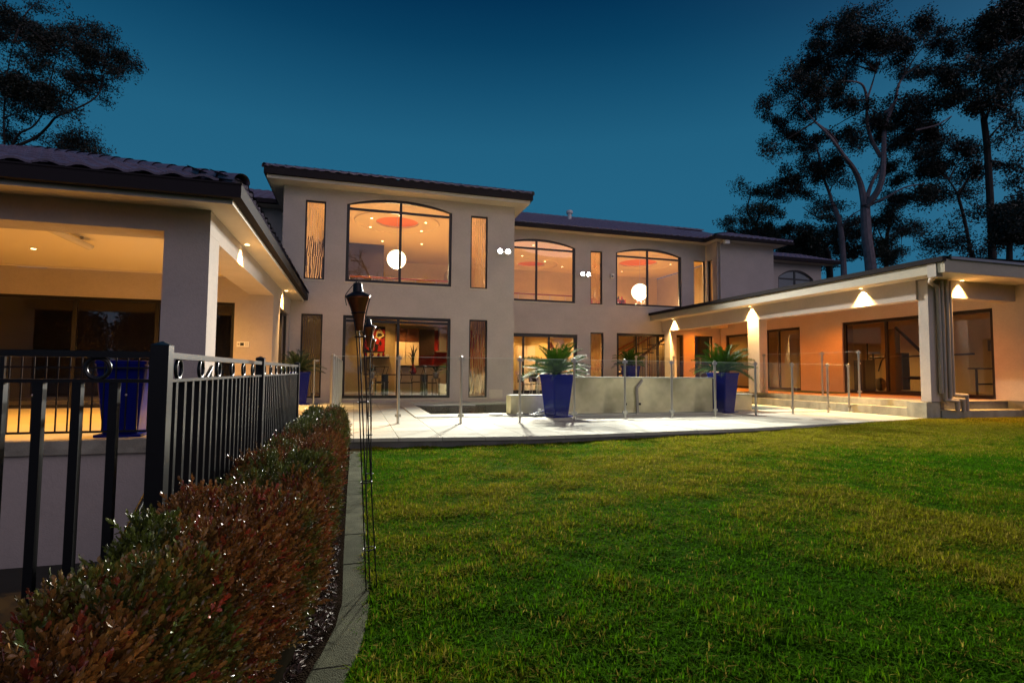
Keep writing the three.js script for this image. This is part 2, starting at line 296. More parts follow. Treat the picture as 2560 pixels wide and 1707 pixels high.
  part(H, 'ground_floor', slabXZ([[-1.82, -16.85], [4.67, -16.85], [4.67, -19.745], [14.95, -19.745], [14.95, -27.88], [-1.82, -27.88]], -0.2, 0.1), M.wood);
  const I = (g, m = M.plaster) => part(H, 'interior_wall', g, m);
  I(bx(-1.8, 16.9, 3.28, 6.45, -27.85, -27.6)); I(bx(4.4, 4.5, 3.28, 6.0, -27.6, -24.5)); I(bx(-1.8, 1.15, 3.28, 6.44, -24.2, -24.0), M.darkWood);  // dark timber partition is added so the window's reflections of sky and branches show
  I(bx(-1.8, 1.5, 0.1, 2.86, -21.2, -21)); I(bx(1.4, 1.5, 0.1, 2.86, -23.2, -21.2)); I(bx(1.4, 4.9, 0.1, 2.86, -23.4, -23.2)); I(bx(4.9, 5.05, 0.1, 2.86, -23.2, -19.75));
  I(bx(5.05, 9.3, 0.1, 2.86, -23.2, -23)); I(bx(9.2, 9.3, 0.1, 2.86, -23, -21.2)); I(bx(9.3, 14.9, 0.1, 2.86, -22.7, -22.5)); I(bx(13.4, 13.5, 0.1, 2.86, -22.5, -19.75));

  // roofs: battened slopes under tiles
  const roof = sub(H, 'roof'), deckM = M.gutter, K = 0.36;
  const slope = (pts) => part(roof, 'roof_slope', triQuad(pts), M.tileB);
  // front block: hipped
  { const x0 = -2.5, x1 = 5.32, z0 = -16.02, y = 6.57, h = (x1 - x0) / 2, xm = (x0 + x1) / 2, yr = y + K * h, zr = z0 - h;
    slope([V(x0, y, z0), V(x1, y, z0), V(xm, yr, zr)]); slope([V(x0, y, z0), V(xm, yr, zr), V(xm, yr, -26), V(x0, y, -26)]); slope([V(x1, y, z0), V(x1, y, -26), V(xm, yr, -26), V(xm, yr, zr)]); slope([V(x0, y, -26), V(xm, yr, -26), V(x1, y, -26)]);
    const v = V(0, K, -1).normalize(), cs = -v.z;
    put(part(roof, 'roof_tiles', placed(tileGeo, tileFrames(V(x0, y, z0 + 0.05), V(1, 0, 0), v, x1 - x0, h / cs, (a, b) => { const d = b * cs; return a > d && a < x1 - x0 - d; })), M.tile), 'stuff');
    part(roof, 'hip_caps', placed(capGeo, [...capLine(V(x0, y, z0), V(xm, yr, zr)), ...capLine(V(x1, y, z0), V(xm, yr, zr))]), M.tileB);
    part(H, 'soffit', slabXZ([[-2.42, -16.10], [5.24, -16.10], [5.24, -19.4], [4.925, -19.4], [4.925, ZF], [-2.075, ZF], [-2.075, -24], [-2.42, -24]], 6.30, 6.33), M.soffit);
    part(H, 'fascia', join([bx(-2.46, 5.28, 6.30, 6.40, -16.12, -16.085), bx(-2.46, -2.425, 6.30, 6.40, -24, -16.125), bx(5.245, 5.28, 6.30, 6.40, -19.4, -16.125)]), M.soffit);
    part(H, 'gutter', join([bx(-2.53, 5.35, 6.40, 6.585, -16.12, -15.99), bx(-2.53, -2.40, 6.40, 6.583, -24, -16.123), bx(5.22, 5.35, 6.40, 6.583, -19.4, -16.123)]), M.gutter);
  }
  // recessed range
  { const y = 6.50, z0 = -18.95, zr = -23.4, yr = y + 0.385 * (z0 - zr), v = V(0, 0.385, -1).normalize();
    slope([V(4.6, y, z0), V(17.0, y, z0), V(17.0, yr, zr), V(4.6, yr, zr)]); slope([V(-2, yr, zr), V(17, yr, zr), V(17, y, -28.4), V(-2, y, -28.4)]);
    put(part(roof, 'roof_tiles', placed(tileGeo, tileFrames(V(5.2, y, z0 + 0.05), V(1, 0, 0), v, 9.6, 4.75)), M.tile), 'stuff');
    part(roof, 'ridge_caps', placed(capGeo, capLine(V(4.6, yr, zr), V(17, yr, zr))), M.tileB);
    part(H, 'soffit', bx(4.93, 13.9, 6.40, 6.42, ZR, -19.02), M.soffit); part(H, 'gutter', bx(5.2, 13.9, 6.38, 6.52, -19.02, -18.9), M.gutter);
    part(roof, 'flue', join([rod(V(9.2, 7.6, -22.3), V(9.2, 8.12, -22.3), 0.09, 0.09, 12), lathe([[0.13, 8.10], [0.15, 8.13], [0.15, 8.22], [0.11, 8.25], [0.001, 8.25]], 14).translate(9.2, 0, -22.3)]), M.white);
  }
  // right-hand block
  { const y = 6.46, z0 = -18.2, x0 = 13.85, x1 = 17.6, h = (x1 - x0) / 2, xm = (x0 + x1) / 2, yr = y + K * h, v = V(0, K, -1).normalize(), cs = -v.z;
    slope([V(x0, y, z0), V(x1, y, z0), V(xm, yr, z0 - h)]); slope([V(x0, y, z0), V(xm, yr, z0 - h), V(xm, yr, -23), V(x0, y, -23)]); slope([V(x1, y, z0), V(x1, y, -23), V(xm, yr, -23), V(xm, yr, z0 - h)]);
    put(part(roof, 'roof_tiles', placed(tileGeo, [...tileFrames(V(x0, y, z0 + 0.05), V(1, 0, 0), v, x1 - x0, h / cs, (a, b) => b * cs < a && b * cs < x1 - x0 - a), ...tileFrames(V(x0 - 0.05, y, -21), V(0, 0, 1), V(1, K, 0).normalize(), 2.8, h / cs, (a, b) => 2.8 - a > b * cs)]), M.tile), 'stuff');
    part(roof, 'hip_caps', placed(capGeo, [...capLine(V(x0, y, z0), V(xm, yr, z0 - h)), ...capLine(V(x1, y, z0), V(xm, yr, z0 - h))]), M.tileB);
    part(H, 'soffit', slabXZ([[13.9, -18.26], [17.55, -18.26], [17.55, -20.9], [17.16, -20.9], [17.16, -18.76], [14.312, -18.76], [14.312, ZR], [13.9, ZR]], 6.405, 6.425), M.soffit);
    part(H, 'gutter', join([bx(13.78, 17.66, 6.37, 6.50, -18.27, -18.14), bx(13.78, 13.905, 6.37, 6.498, -18.95, -18.273)]), M.gutter);
    part(H, 'downpipe', join([rod(V(14.42, 3.2, -18.70), V(14.42, 6.30, -18.70), 0.04), rod(V(14.42, 6.30, -18.70), V(14.42, 6.42, -18.25), 0.04)]), M.stucco);
    part(H, 'rainwater_head', bx(14.33, 14.55, 6.22, 6.40, -18.38, -18.25), M.white);
  }
  // far block and the range behind the patio
  { const y = 6.42;
    slope([V(17.1, y, -20.5), V(22.6, y, -20.5), V(22.0, y + 1.2, -24), V(17.1, y + 1.2, -24)]);
    put(part(roof, 'roof_tiles', placed(tileGeo, tileFrames(V(17.3, y, -20.45), V(1, 0, 0), V(0, 0.34, -1).normalize(), 5.2, 2.4)), M.tile), 'stuff');
    part(H, 'soffit', bx(17.18, 22.5, 6.30, 6.32, -21, -20.52), M.soffit); part(H, 'gutter', bx(17.67, 22.66, 6.30, 6.46, -20.52, -20.4), M.gutter);
    slope([V(-9, 6.50, -18.95), V(-2.55, 6.50, -18.95), V(-2.55, 8.2, -23.4), V(-9, 8.2, -23.4)]);
    put(part(roof, 'roof_tiles', placed(tileGeo, tileFrames(V(-6.8, 6.50, -18.9), V(1, 0, 0), V(0, 0.385, -1).normalize(), 4.2, 3.6)), M.tile), 'stuff');
    part(H, 'gutter', bx(-9, -2.54, 6.40, 6.54, -19.02, -18.88), M.gutter); part(H, 'soffit', bx(-9, -2.43, 6.39, 6.41, ZR, -19.025), M.soffit);
  }
  // recessed ceiling lamps
  for (const [x, z] of [[0.49, -19.87], [1.45, -19.26], [2.44, -19.86], [0.48, -21.13], [2.43, -21.11], [1.04, -23.3], [2.7, -23.3]]) downlight(H, x, 6.45, z, 13, ROOM, 1.15);
  for (const [x, z] of [[7.38, -21.97], [7.56, -24.17], [9.02, -25.04], [10.34, -26.05], [13.06, -22.6], [14.7, -22.6], [15.3, -23.69], [15.1, -25.2], [13.9, -26.24], [12.2, -25.3], [11.9, -23.3]]) downlight(H, x, 6.45, z, 13, ROOM, 1.15);
  downlight(H, 14.1, 6.45, -20.3, 16, ROOM, 1.2); downlight(H, -1.1, 6.45, -18.0, 14, ROOM, 1.2); downlight(H, 3.8, 6.45, -17.9, 14, ROOM, 1.2); downlight(H, 9.2, 6.45, -20.6, 14, ROOM, 1.2);
  for (const [x, z, c] of [[1.9, -22.1, 15], [3.4, -22.1, 12], [0.9, -20.3, 9], [3.8, -18.2, 8], [2.5, -19.9, 5], [6.4, -22.2, 16], [8.3, -22.2, 14], [9.25, -20.4, 12], [10.6, -21.2, 16], [13.0, -21.4, 8], [14.2, -20.6, 20]]) downlight(H, x, 2.86, z, c, ROOM, 1.15);
}

/* ---------- patio wing, left ---------- */
const patio = thing('patio_wing', 'low covered patio wing with thick white corner column and tiled hip roof', 'patio');
{
  const P = patio, zL = -7.55, xS = -1.79;
  part(P, 'column', bx(-2.30, xS, 0.102, 2.65, -8.04, zL), M.stucco);
  part(P, 'front_beam', bx(-9, xS, 2.652, 2.985, -8.04, zL), M.stucco);
  part(P, 'side_beam', bx(-2.30, xS - 0.002, 2.625, 2.985, -13.2, -8.042), M.stucco);
  part(P, 'slab_edge', bx(-9, xS, -0.06, 0.1, -13.2, zL + 0.06), M.stone[1]);
  part(P, 'floor_tiles', bx(-9, xS - 0.01, 0.1, 0.104, -13.2, zL + 0.03), M.floorTile);
  part(P, 'base_wall', wallZ(-9, xS, -1.32, -0.06, zL, 0.24), M.stucco); part(P, 'base_wall', wallX(-8.0, zL - 0.24, -1.32, -0.06, xS - 0.24, 0.24), M.stucco);
  const door = R(-8.6, -2.58, 0.12, 2.43);
  part(P, 'back_wall', wallZ(-9, xS - 0.24, 0.105, 2.985, -13.2, 0.22, [door]), M.stucco);
  windowIn(P, door, -13.2, { name: 'sliding_door', mull: [-7.1, -5.6, -4.1, -2.62 - 0.5], fw: 0.07 });
  const side = R(14.32, 16.2, 0.12, 2.5);
  part(P, 'side_wall', wallX(-16.595, -13.2, 0, 2.985, xS - 0.24, 0.24, [side]), M.stucco);
  const sd = windowIn(P, side, 0, { name: 'side_door', mull: [15.3], fw: 0.07 }); sd.rotation.y = Math.PI / 2; sd.position.x = xS;
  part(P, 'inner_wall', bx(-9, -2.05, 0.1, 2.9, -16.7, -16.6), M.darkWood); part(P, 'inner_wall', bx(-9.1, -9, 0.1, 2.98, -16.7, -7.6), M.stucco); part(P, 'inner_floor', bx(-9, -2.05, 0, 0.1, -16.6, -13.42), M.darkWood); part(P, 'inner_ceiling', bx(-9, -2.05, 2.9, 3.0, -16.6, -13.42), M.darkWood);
  part(P, 'ceiling', bx(-9, -2.302, 3.02, 3.06, -13.2, -8.042), M.ceilingPaint); part(P, 'cornice', bx(-9, -2.302, 2.99, 3.02, -13.195, -13.14), M.ceilingPaint);
  part(P, 'soffit', slabXZ([[-9.2, -7.02], [-1.46, -7.02], [-1.46, -16.58], [xS, -16.58], [xS, zL], [-9.2, zL]], 2.955, 2.985), M.soffit);
  part(P, 'fascia', join([bx(-9.2, -1.43, 2.90, 3.0, -7.015, -6.985), bx(-1.46, -1.43, 2.90, 3.0, -16.55, -7.018)]), M.soffit);
  part(P, 'gutter', join([bx(-9.2, -1.32, 2.955, 3.125, -6.984, -6.87), bx(-1.428, -1.32, 2.955, 3.123, -16.5, -6.986), bx(-9.2, -1.31, 3.105, 3.125, -6.885, -6.86)]), M.gutter);
  const roof = sub(P, 'roof'), x1 = -1.36, x0 = -9.36, z0 = -6.92, y = 3.11, k = 0.375, h = 4, yr = y + k * h, v = V(0, k, -1).normalize(), cs = -v.z;
  for (const pts of [[V(x0, y, z0), V(x1, y, z0), V(x1 - h, yr, z0 - h)], [V(x1, y, z0), V(x1, y, -16.6), V(x1 - h, yr, -16.6), V(x1 - h, yr, z0 - h)], [V(x0, y, z0), V(x1 - h, yr, z0 - h), V(x1 - h, yr, -16.6), V(x0, y, -16.6)]]) part(roof, 'roof_slope', triQuad(pts), M.tileB);
  for (const m of tileFrames(V(x0, y, z0 + 0.05), V(1, 0, 0), v, 8, h / cs, (a, b) => b * cs < a - 0.1 && b * cs < 8 - a - 0.02)) { const t = part(roof, 'roof_tile', tileGeo, rnd() < 0.5 ? M.tile : M.tileB); t.applyMatrix4(m); }
  part(roof, 'hip_mortar', rod(V(x1 - 0.02, y + 0.02, z0 - 0.02), V(x1 - h, yr + 0.02, z0 - h), 0.075, 0.075, 8), M.tileB);
  for (const m of [...capLine(V(x1 + 0.02, y + 0.02, z0 + 0.02), V(x1 - h, yr, z0 - h))]) part(roof, 'hip_cap', capGeo, M.tileB).applyMatrix4(m);
  put(part(roof, 'roof_tiles', placed(tileGeo, tileFrames(V(x1 + 0.05, y, -16.5), V(0, 0, 1), V(-1, k, 0).normalize(), 9.58, h / cs, (a, b) => b * cs < 9.58 - a)), M.tile), 'stuff');
  downlight(P, -5.43, 3.02, -11.3, 30, WARM, 1.25); downlight(P, -5.43, 3.02, -9.0, 26, WARM, 1.25); downlight(P, -3.2, 3.02, -9.2, 26, WARM, 1.25); downlight(P, -3.1, 3.02, -11.6, 28, WARM, 1.25);
  downlight(P, -1.70, 2.955, -9.45, 95, rgb(1, 0.56, 0.18), 0.80, [-1.715, 0, -9.45]); downlight(P, -1.70, 2.955, -14.69, 95, rgb(1, 0.56, 0.18), 0.80, [-1.715, 0, -14.69]);
}

/* ---------- gym wing, right ---------- */
const gym = thing('gym_wing', 'long low wing with deep verandah, cream fascia and glazed gym doors', 'wing');
{
  const G = gym, z1 = -8.8, zB = -19.49;
  part(G, 'floor_slab', bx(12.4, 20, -0.3, 0.352, zB, -9.02), M.slab);
  part(G, 'floor_slab', bx(14.96, 20, -0.3, 0.358, -9.018, -7.9), M.slab);
  part(G, 'floor_tiles', bx(12.39, 14.99, 0.352, 0.36, zB, -9.01), M.floorTile);
  for (let z = -9.28, i = 0; z > -18; i++) { const L = rr(0.75, 1.05); part(G, 'step_stone', bx(12.10, 12.395, -0.1, 0.20, z - L + 0.006, z), M.stone[i % 3]); part(G, 'riser_stone', bx(12.375, 12.398, 0.202, 0.350, z - L + 0.004, z), M.stone[(i + 1) % 3]); z -= L; }
  part(G, 'corner_stone', bx(12.09, 12.50, -0.2, 0.345, -9.27, -8.83), M.stone[2]);
  // front steps
  part(G, 'front_step', slabXZ([[12.505, -8.80], [12.90, -8.62], [17.5, -8.62], [17.5, -9.2], [12.505, -9.2]], -0.2, 0.17), M.stone[0]);
  part(G, 'front_step', bx(12.505, 17.5, 0.17, 0.356, -9.5, -9.05), M.stone[1]);
  part(G, 'pier', bx(12.20, 12.90, 0.36, 3.08, -9.02, z1), M.stucco);
  part(G, 'column', bx(12.15, 12.45, 0.36, 2.64, -14.45, -13.95), M.stucco);
  part(G, 'column', bx(12.15, 12.45, 0.36, 2.64, -19.3, -18.9), M.stucco);
  part(G, 'beam', bx(12.15, 12.45, 2.642, 3.085, zB, -9.022), M.stucco);
  part(G, 'front_beam', bx(12.90, 18, 2.70, 3.085, -9.1, z1 - 0.004), M.stucco);
  part(G, 'ceiling', bx(12.452, 14.98, 3.02, 3.06, zB, -9.102), M.ceilingPaint);
  part(G, 'soffit', slabXZ([[11.66, -8.06], [18, -8.06], [18, -8.80], [12.15, -8.80], [12.15, zB], [11.66, zB]], 3.085, 3.11), M.soffit);
  part(G, 'fascia_board', bx(11.62, 11.66, 3.07, 3.29, zB, -8.06), M.fascia);
  part(G, 'fascia_board', bx(11.62, 18, 3.07, 3.34, -8.056, -8.02), M.fascia);
  part(G, 'gutter', bx(11.53, 11.64, 3.29, 3.39, zB, -8.0), M.gutter);
  part(G, 'roof_sheet', triQuad([V(11.55, 3.395, zB), V(11.55, 3.395, -7.98), V(20, 3.62, -7.98), V(20, 3.62, zB)]), M.metalRoof);
  part(G, 'barge_cap', join([bx(11.75, 18, 3.34, 3.395, -8.03, -7.97)]), M.metalRoof);
  part(G, 'rainwater_head', join([bx(11.60, 11.78, 3.0, 3.34, -8.36, -8.18)]), M.pipe);
  const A = R(15.24, 16.95, 0.37, 2.61), B = R(9.29, 13.54, 0.37, 2.61), Cc = R(17.7, 19.2, 0.37, 2.55);
  part(G, 'back_wall', wallX(zB, -7.9, 0.36, 3.08, 15.0, 0.2, [A, B, Cc]), M.stucco);
  for (const [h, mu] of [[A, [16.3]], [B, [10.9, 12.11]], [Cc, []]]) { const w = windowIn(G, h, 0, { name: 'sliding_door', mull: mu, fw: 0.09 }); w.rotation.y = Math.PI / 2; w.position.x = 15.18; }
  part(G, 'inner_wall', bx(19.8, 20, 0.36, 3.0, -19.4, -8), M.plaster); part(G, 'inner_wall', bx(15.2, 19.8, 0.36, 3.0, -17.5, -17.35), M.plaster); part(G, 'inner_wall', bx(15.2, 20, 0.1, 3.2, -8.3, -7.9), M.stucco); part(G, 'inner_wall', bx(15.2, 20, 0.36, 3.0, -19.7, -19.5), M.plaster); part(G, 'inner_ceiling', bx(15.2, 20, 2.98, 3.08, -19.5, -7.9), M.ceilingPaint);
  part(G, 'inner_floor', bx(15.2, 19.8, 0.353, 0.362, -17.3, -8.3), M.wood);
  part(G, 'wall_vent_window', bx(19.74, 19.795, 1.75, 2.1, -12.4, -11.4), M.metalRoof);
  // downpipes at the pier, cranked out over the step
  for (const [x, dz, dx, bot] of [[12.52, 0, 0.30, 0.40], [12.64, 0.02, 0.34, 0.43], [12.76, 0.0, 0.36, 0.52]]) {
    const z = -8.73 + dz;
    part(G, 'downpipe', join([rod(V(x, bot, z), V(x, 3.06, z), 0.042, 0.042, 10), rod(V(x, bot, z), V(x + dx * 0.75, bot - 0.02, z + 0.09), 0.042, 0.042, 10), rod(V(x + dx * 0.75, bot - 0.02, z + 0.09), V(x + dx * 0.75, 0.16, z + 0.09), 0.042, 0.042, 10), muv(new THREE.SphereGeometry(0.046, 10, 8).translate(x, bot, z)), muv(new THREE.SphereGeometry(0.046, 10, 8).translate(x + dx * 0.75, bot - 0.02, z + 0.09))]), M.pipe);
  }
  part(G, 'downpipe', tube([V(11.69, 3.05, -8.27), V(11.75, 2.98, -8.4), V(12.2, 2.95, -8.70), V(12.40, 2.9, -8.74), V(12.42, 2.6, -8.74), V(12.42, 0.55, -8.74)], 0.045, 8, 40), M.pipe);
  for (const z of [-18.58, -14.25, -10.33]) downlight(G, 12.075, 3.085, z, 140, rgb(1, 0.60, 0.20), 0.80, [12.085, 0, z]);
  downlight(G, 13.15, 3.085, -8.715, 95, rgb(1, 0.54, 0.16), 0.80, [13.15, 0, -8.725]);
  for (const [x, z] of [[13.7, -10.6], [13.7, -13.6], [13.7, -16.4], [13.7, -18.6]]) downlight(G, x, 3.02, z, 22, AMBER, 1.3);
  downlight(G, 17.6, 2.98, -14.9, 20, ROOM, 1.2); downlight(G, 18.6, 2.98, -10.8, 4, ROOM, 1.2); downlight(G, 16.5, 2.98, -18.5, 3, WARM, 1.2);
}

/* ---------- ground, deck, pool ---------- */
const lawnY = (x, z) => -0.17 + 0.012 * Math.min(13, Math.max(0, x)) + 0.02 * (fbm(x * 0.5 + 40, z * 0.5 + 40, 5, 3) - 0.5);
{
  const g = new THREE.PlaneGeometry(900, 900, 1, 1).rotateX(-Math.PI / 2).translate(0, -1.32, 0);
  struct('ground', muv(g), M.ground);
  const nx = 90, nz = 60, pos = [], idx = [], X = (i) => lerp(-0.72, 34, Math.pow(i / nx, 1.35)), Z = (j) => lerp(-9.2, 26, j / nz);
  for (let j = 0; j <= nz; j++) for (let i = 0; i <= nx; i++) pos.push(X(i), lawnY(X(i), Z(j)), Z(j));
  for (let j = 0; j < nz; j++) for (let i = 0; i < nx; i++) { const a = j * (nx + 1) + i, b = a + nx + 1; idx.push(a, b, a + 1, b, b + 1, a + 1); }
  const lg = new THREE.BufferGeometry(); lg.setAttribute('position', new THREE.Float32BufferAttribute(pos, 3)); lg.setIndex(idx); lg.computeVertexNormals();
  struct('lawn', muv(lg), M.lawn);
  struct('lawn_bank', bx(0.0, 34, -1.33, -0.24, -9.2, 26), M.soil);
}
const edgeZ = (x) => { const p = [[-1.79, -7.95], [-0.04, -7.86], [2.58, -7.55], [6.5, -7.83], [7.3, -7.98], [12.09, -8.82]]; let k = 0; while (k < p.length - 2 && x > p[k + 1][0]) k++; return lerp(p[k][1], p[k + 1][1], (x - p[k][0]) / (p[k + 1][0] - p[k][0])); };
{
  const deck = new THREE.Group(); deck.name = 'pool_deck'; scene.add(deck); put(deck, 'structure');
  const front = []; for (let x = -1.785; x <= 12.06; x += 0.6) front.push([x, edgeZ(x) - 0.025]); front.push([12.09, edgeZ(12.09) - 0.025]);
  part(deck, 'deck_slab', slabXZ([...front, [12.09, -16.58], [-1.785, -16.58]], -0.42, -0.052, [[[1.6, -11.74], [1.6, -16.05], [11.3, -16.05], [11.3, -11.74]]]), M.slab);
  const xs = [-1.785, -1.2]; while (xs[xs.length - 1] < 11.5) xs.push(xs[xs.length - 1] + 0.61); xs.push(12.09);
  const gap = 0.0035;
  for (let i = 0; i + 1 < xs.length; i++) {
    const a = xs[i] + gap, b = xs[i + 1] - gap;
    const zs = [-16.58]; while (zs[zs.length - 1] < Math.min(edgeZ(a), edgeZ(b)) - 0.75) zs.push(zs[zs.length - 1] + 0.61); zs.push(null);
    for (let j = 0; j + 1 < zs.length; j++) {
      const za = zs[j] + gap, zb = zs[j + 1] === null ? null : zs[j + 1] - gap, mid = (za + (zb ?? edgeZ(a))) / 2;
      if (b > 1.3 && a < 11.55 && mid < -11.1 && mid > -16.5) continue;
      const poly4 = zb === null ? [[a, za], [b, za], [b, edgeZ(b)], [a, edgeZ(a)]] : [[a, za], [b, za], [b, zb], [a, zb]];
      part(deck, 'paver', slabXZ(poly4, -0.05, rr(-0.001, 0.001)), M.paver[Math.floor(rnd() * 4)]);
    }
  }
  const pool = thing('swimming_pool', 'dark rectangular pool with pale stone coping behind the glass fence', 'pool');
  part(pool, 'basin', join([bx(1.6, 11.3, -1.5, -1.4, -16.05, -11.74), bx(1.58, 1.6, -1.4, -0.02, -16.05, -11.74), bx(11.3, 11.32, -1.4, -0.02, -16.05, -11.74), bx(1.6, 11.3, -1.4, -0.02, -16.07, -16.05), bx(1.6, 11.3, -1.4, -0.02, -11.74, -11.72)]), M.poolTile);
  put(part(pool, 'water', muv(new THREE.PlaneGeometry(9.7, 4.31).rotateX(-Math.PI / 2).translate(6.45, -0.035, -13.895)), M.water));
  const stone = (x0, x1, z0, z1) => part(pool, 'coping_stone', bx(x0, x1, -0.06, 0.016, z0, z1), M.coping);
  for (let x = 1.22; x < 11.5; x += 0.7) { stone(x, Math.min(11.6, x + 0.694), -11.72, -11.0); stone(x, Math.min(11.6, x + 0.694), -16.5, -16.03); }
  for (let z = -16.02; z < -11.8; z += 0.72) { stone(1.22, 1.62, z, Math.min(-11.73, z + 0.714)); stone(11.28, 11.6, z, Math.min(-11.73, z + 0.714)); }
  part(pool, 'skimmer_lid', muv(new THREE.CylinderGeometry(0.16, 0.16, 0.012, 24).translate(2.95, 0.036, -11.25)), M.white);
  part(pool, 'filter_hose', tube([V(1.7, -0.025, -15.7), V(2.2, -0.03, -15.4), V(2.8, -0.025, -15.55), V(3.4, -0.03, -15.3)], 0.02, 6, 30), M.white);

  const spa = thing('spa_wall', 'raised rendered spa wall with stained face and pale coping', 'wall');
  part(spa, 'face', bx(4.45, 8.36, 0.028, 0.82, -11.40, -11.2), M.rendered); part(spa, 'face', bx(8.16, 8.36, 0.028, 0.82, -13.6, -11.402), M.rendered);
  for (let x = 4.43; x < 8.3; x += 0.66) part(spa, 'coping_stone', bx(x, Math.min(8.38, x + 0.655), 0.82, 0.848, -11.42, -11.17), M.coping);
  part(spa, 'face', bx(3.32, 4.448, 0.028, 0.41, -11.55, -11.38), M.rendered); part(spa, 'coping_stone', bx(3.29, 4.448, 0.41, 0.435, -11.57, -11.35), M.coping); part(spa, 'face', bx(3.32, 3.5, -0.3, 0.41, -11.74, -11.552), M.rendered);
  part(spa, 'face', bx(8.362, 9.80, 0.028, 0.41, -11.72, -11.55), M.rendered); part(spa, 'coping_stone', bx(8.362, 9.83, 0.41, 0.435, -11.74, -11.52), M.coping); part(spa, 'face', bx(9.62, 9.8, -0.3, 0.41, -13.6, -11.722), M.rendered);
  const pipe = thing('drain_pipe', 'bent pale drain pipe running down the middle of the stained spa wall', 'pipe');
  part(pipe, 'lower_pipe', rod(V(6.30, 0.028, -11.15), V(6.28, 0.60, -11.15), 0.035, 0.035, 10), M.pipe); part(pipe, 'upper_pipe', join([rod(V(6.28, 0.60, -11.15), V(6.44, 0.775, -11.19), 0.035, 0.035, 10), muv(new THREE.SphereGeometry(0.037, 10, 8).translate(6.28, 0.60, -11.15))]), M.pipe);
  for (const x of [6.02, 6.38]) part(pipe, 'bracket', bx(x - 0.02, x + 0.02, 0.20, 0.25, -11.198, -11.17), M.iron);

  // terraces under the recessed front
  const ter = struct('terrace', bx(4.93, 9.3, -0.3, 0.09, -19.49, -16.59), M.floorTile);
  struct('raised_terrace', bx(9.302, 12.398, -0.3, 0.355, -19.49, -17.2), M.stone[1]);
}
const kerbPath = [[-0.045, 0.115, -7.86], [-0.045, 0.115, -6.2], [-0.05, 0.10, -5.0], [-0.05, 0.095, -4.3], [-0.05, 0.095, -3.2], [-0.045, 0.09, -2.65], [-0.07, 0.065, -2.40], [-0.11, 0.03, -2.2], [-0.17, -0.03, -1.95], [-0.30, -0.14, -1.5], [-0.46, -0.30, -1.0], [-0.62, -0.46, -0.5]];
const kerbAt = (z) => { const p = kerbPath; let k = 0; while (k < p.length - 2 && z > p[k + 1][2]) k++; const t = Math.min(1, Math.max(0, (z - p[k][2]) / (p[k + 1][2] - p[k][2]))); return [lerp(p[k][0], p[k + 1][0], t), lerp(p[k][1], p[k + 1][1], t)]; };
/* lower side path, stair and bed */
{
  struct('bed_wall', bx(-0.70, -0.64, -1.32, -0.08, -7.85, 6), M.slab);
  struct('garden_bed', (() => { const g = new THREE.PlaneGeometry(1, 7.4, 8, 120).rotateX(-Math.PI / 2).translate(0.5, 0, -4.16), p = g.attributes.position; for (let i = 0; i < p.count; i++) { const z = p.getZ(i), x = lerp(-0.66, kerbAt(z)[0] + 0.02, p.getX(i)); p.setXYZ(i, x, -0.135 + 0.03 * fbm(x * 9 + 50, z * 9 + 50, 12, 3), z); } g.computeVertexNormals(); return muv(g); })(), M.soil);
  struct('bed_fill', bx(-0.64, -0.002, -1.32, -0.26, -7.85, 6), M.soil);
  const st = thing('garden_stair', 'pale stair going down beside the patio wing with slanting handrail', 'stair');
  for (let i = 0; i < 7; i++) part(st, 'step', bx(-1.78, -0.71, -1.32, -0.005 - 0.185 * i - 0.185, -7.94 + i * 0.42, -7.94 + (i + 1) * 0.42), M.stone[i % 3]);
  const hr = thing('stair_handrail', 'dark sloping handrail of the stair seen through the black fence', 'handrail');
  part(hr, 'rail', join([rod(V(-1.70, 0.97, -7.50), V(-1.70, -0.40, -4.95), 0.024, 0.024, 8), rod(V(-1.70, 0.86, -7.50), V(-1.70, -0.51, -4.95), 0.012, 0.012, 6)]), M.blackRail);
  for (const t of [0.02, 0.35, 0.68, 0.98]) { const y = lerp(0.97, -0.40, t), z = lerp(-7.50, -4.95, t); part(hr, 'post', rod(V(-1.70, y - 0.98, z), V(-1.70, y, z), 0.018), M.blackRail); }
}
/* kerb of cast blocks between bed and lawn */
{
  const kerb = thing('garden_kerb', 'grey cast kerb of jointed blocks between hedge bed and lawn', 'kerb');
  const joints = [-7.82, -7.1, -6.35, -5.55, -4.95, -4.34, -3.76, -3.2, -2.64, -2.12, -1.6, -1.0, -0.5];
  for (let i = 0; i + 1 < joints.length; i++) {
    const a = joints[i] + 0.006, b = joints[i + 1] - 0.006, n = 5, left = [], right = [];
    for (let k = 0; k <= n; k++) { const z = lerp(a, b, k / n), [x0, x1] = kerbAt(z); left.push([x0, z]); right.push([x1, z]); }
    const s = poly([...right, ...left.reverse()].map(([x, z]) => [x, -z])), g = new THREE.ExtrudeGeometry(s, { depth: 0.10, bevelEnabled: true, bevelSize: 0.008, bevelThickness: 0.008, bevelSegments: 2 }).rotateX(-Math.PI / 2).translate(0, -0.245 + rr(-0.003, 0.003), 0);
    part(kerb, 'kerb_block', muv(g), M.kerb[i % 3]);
  }
}

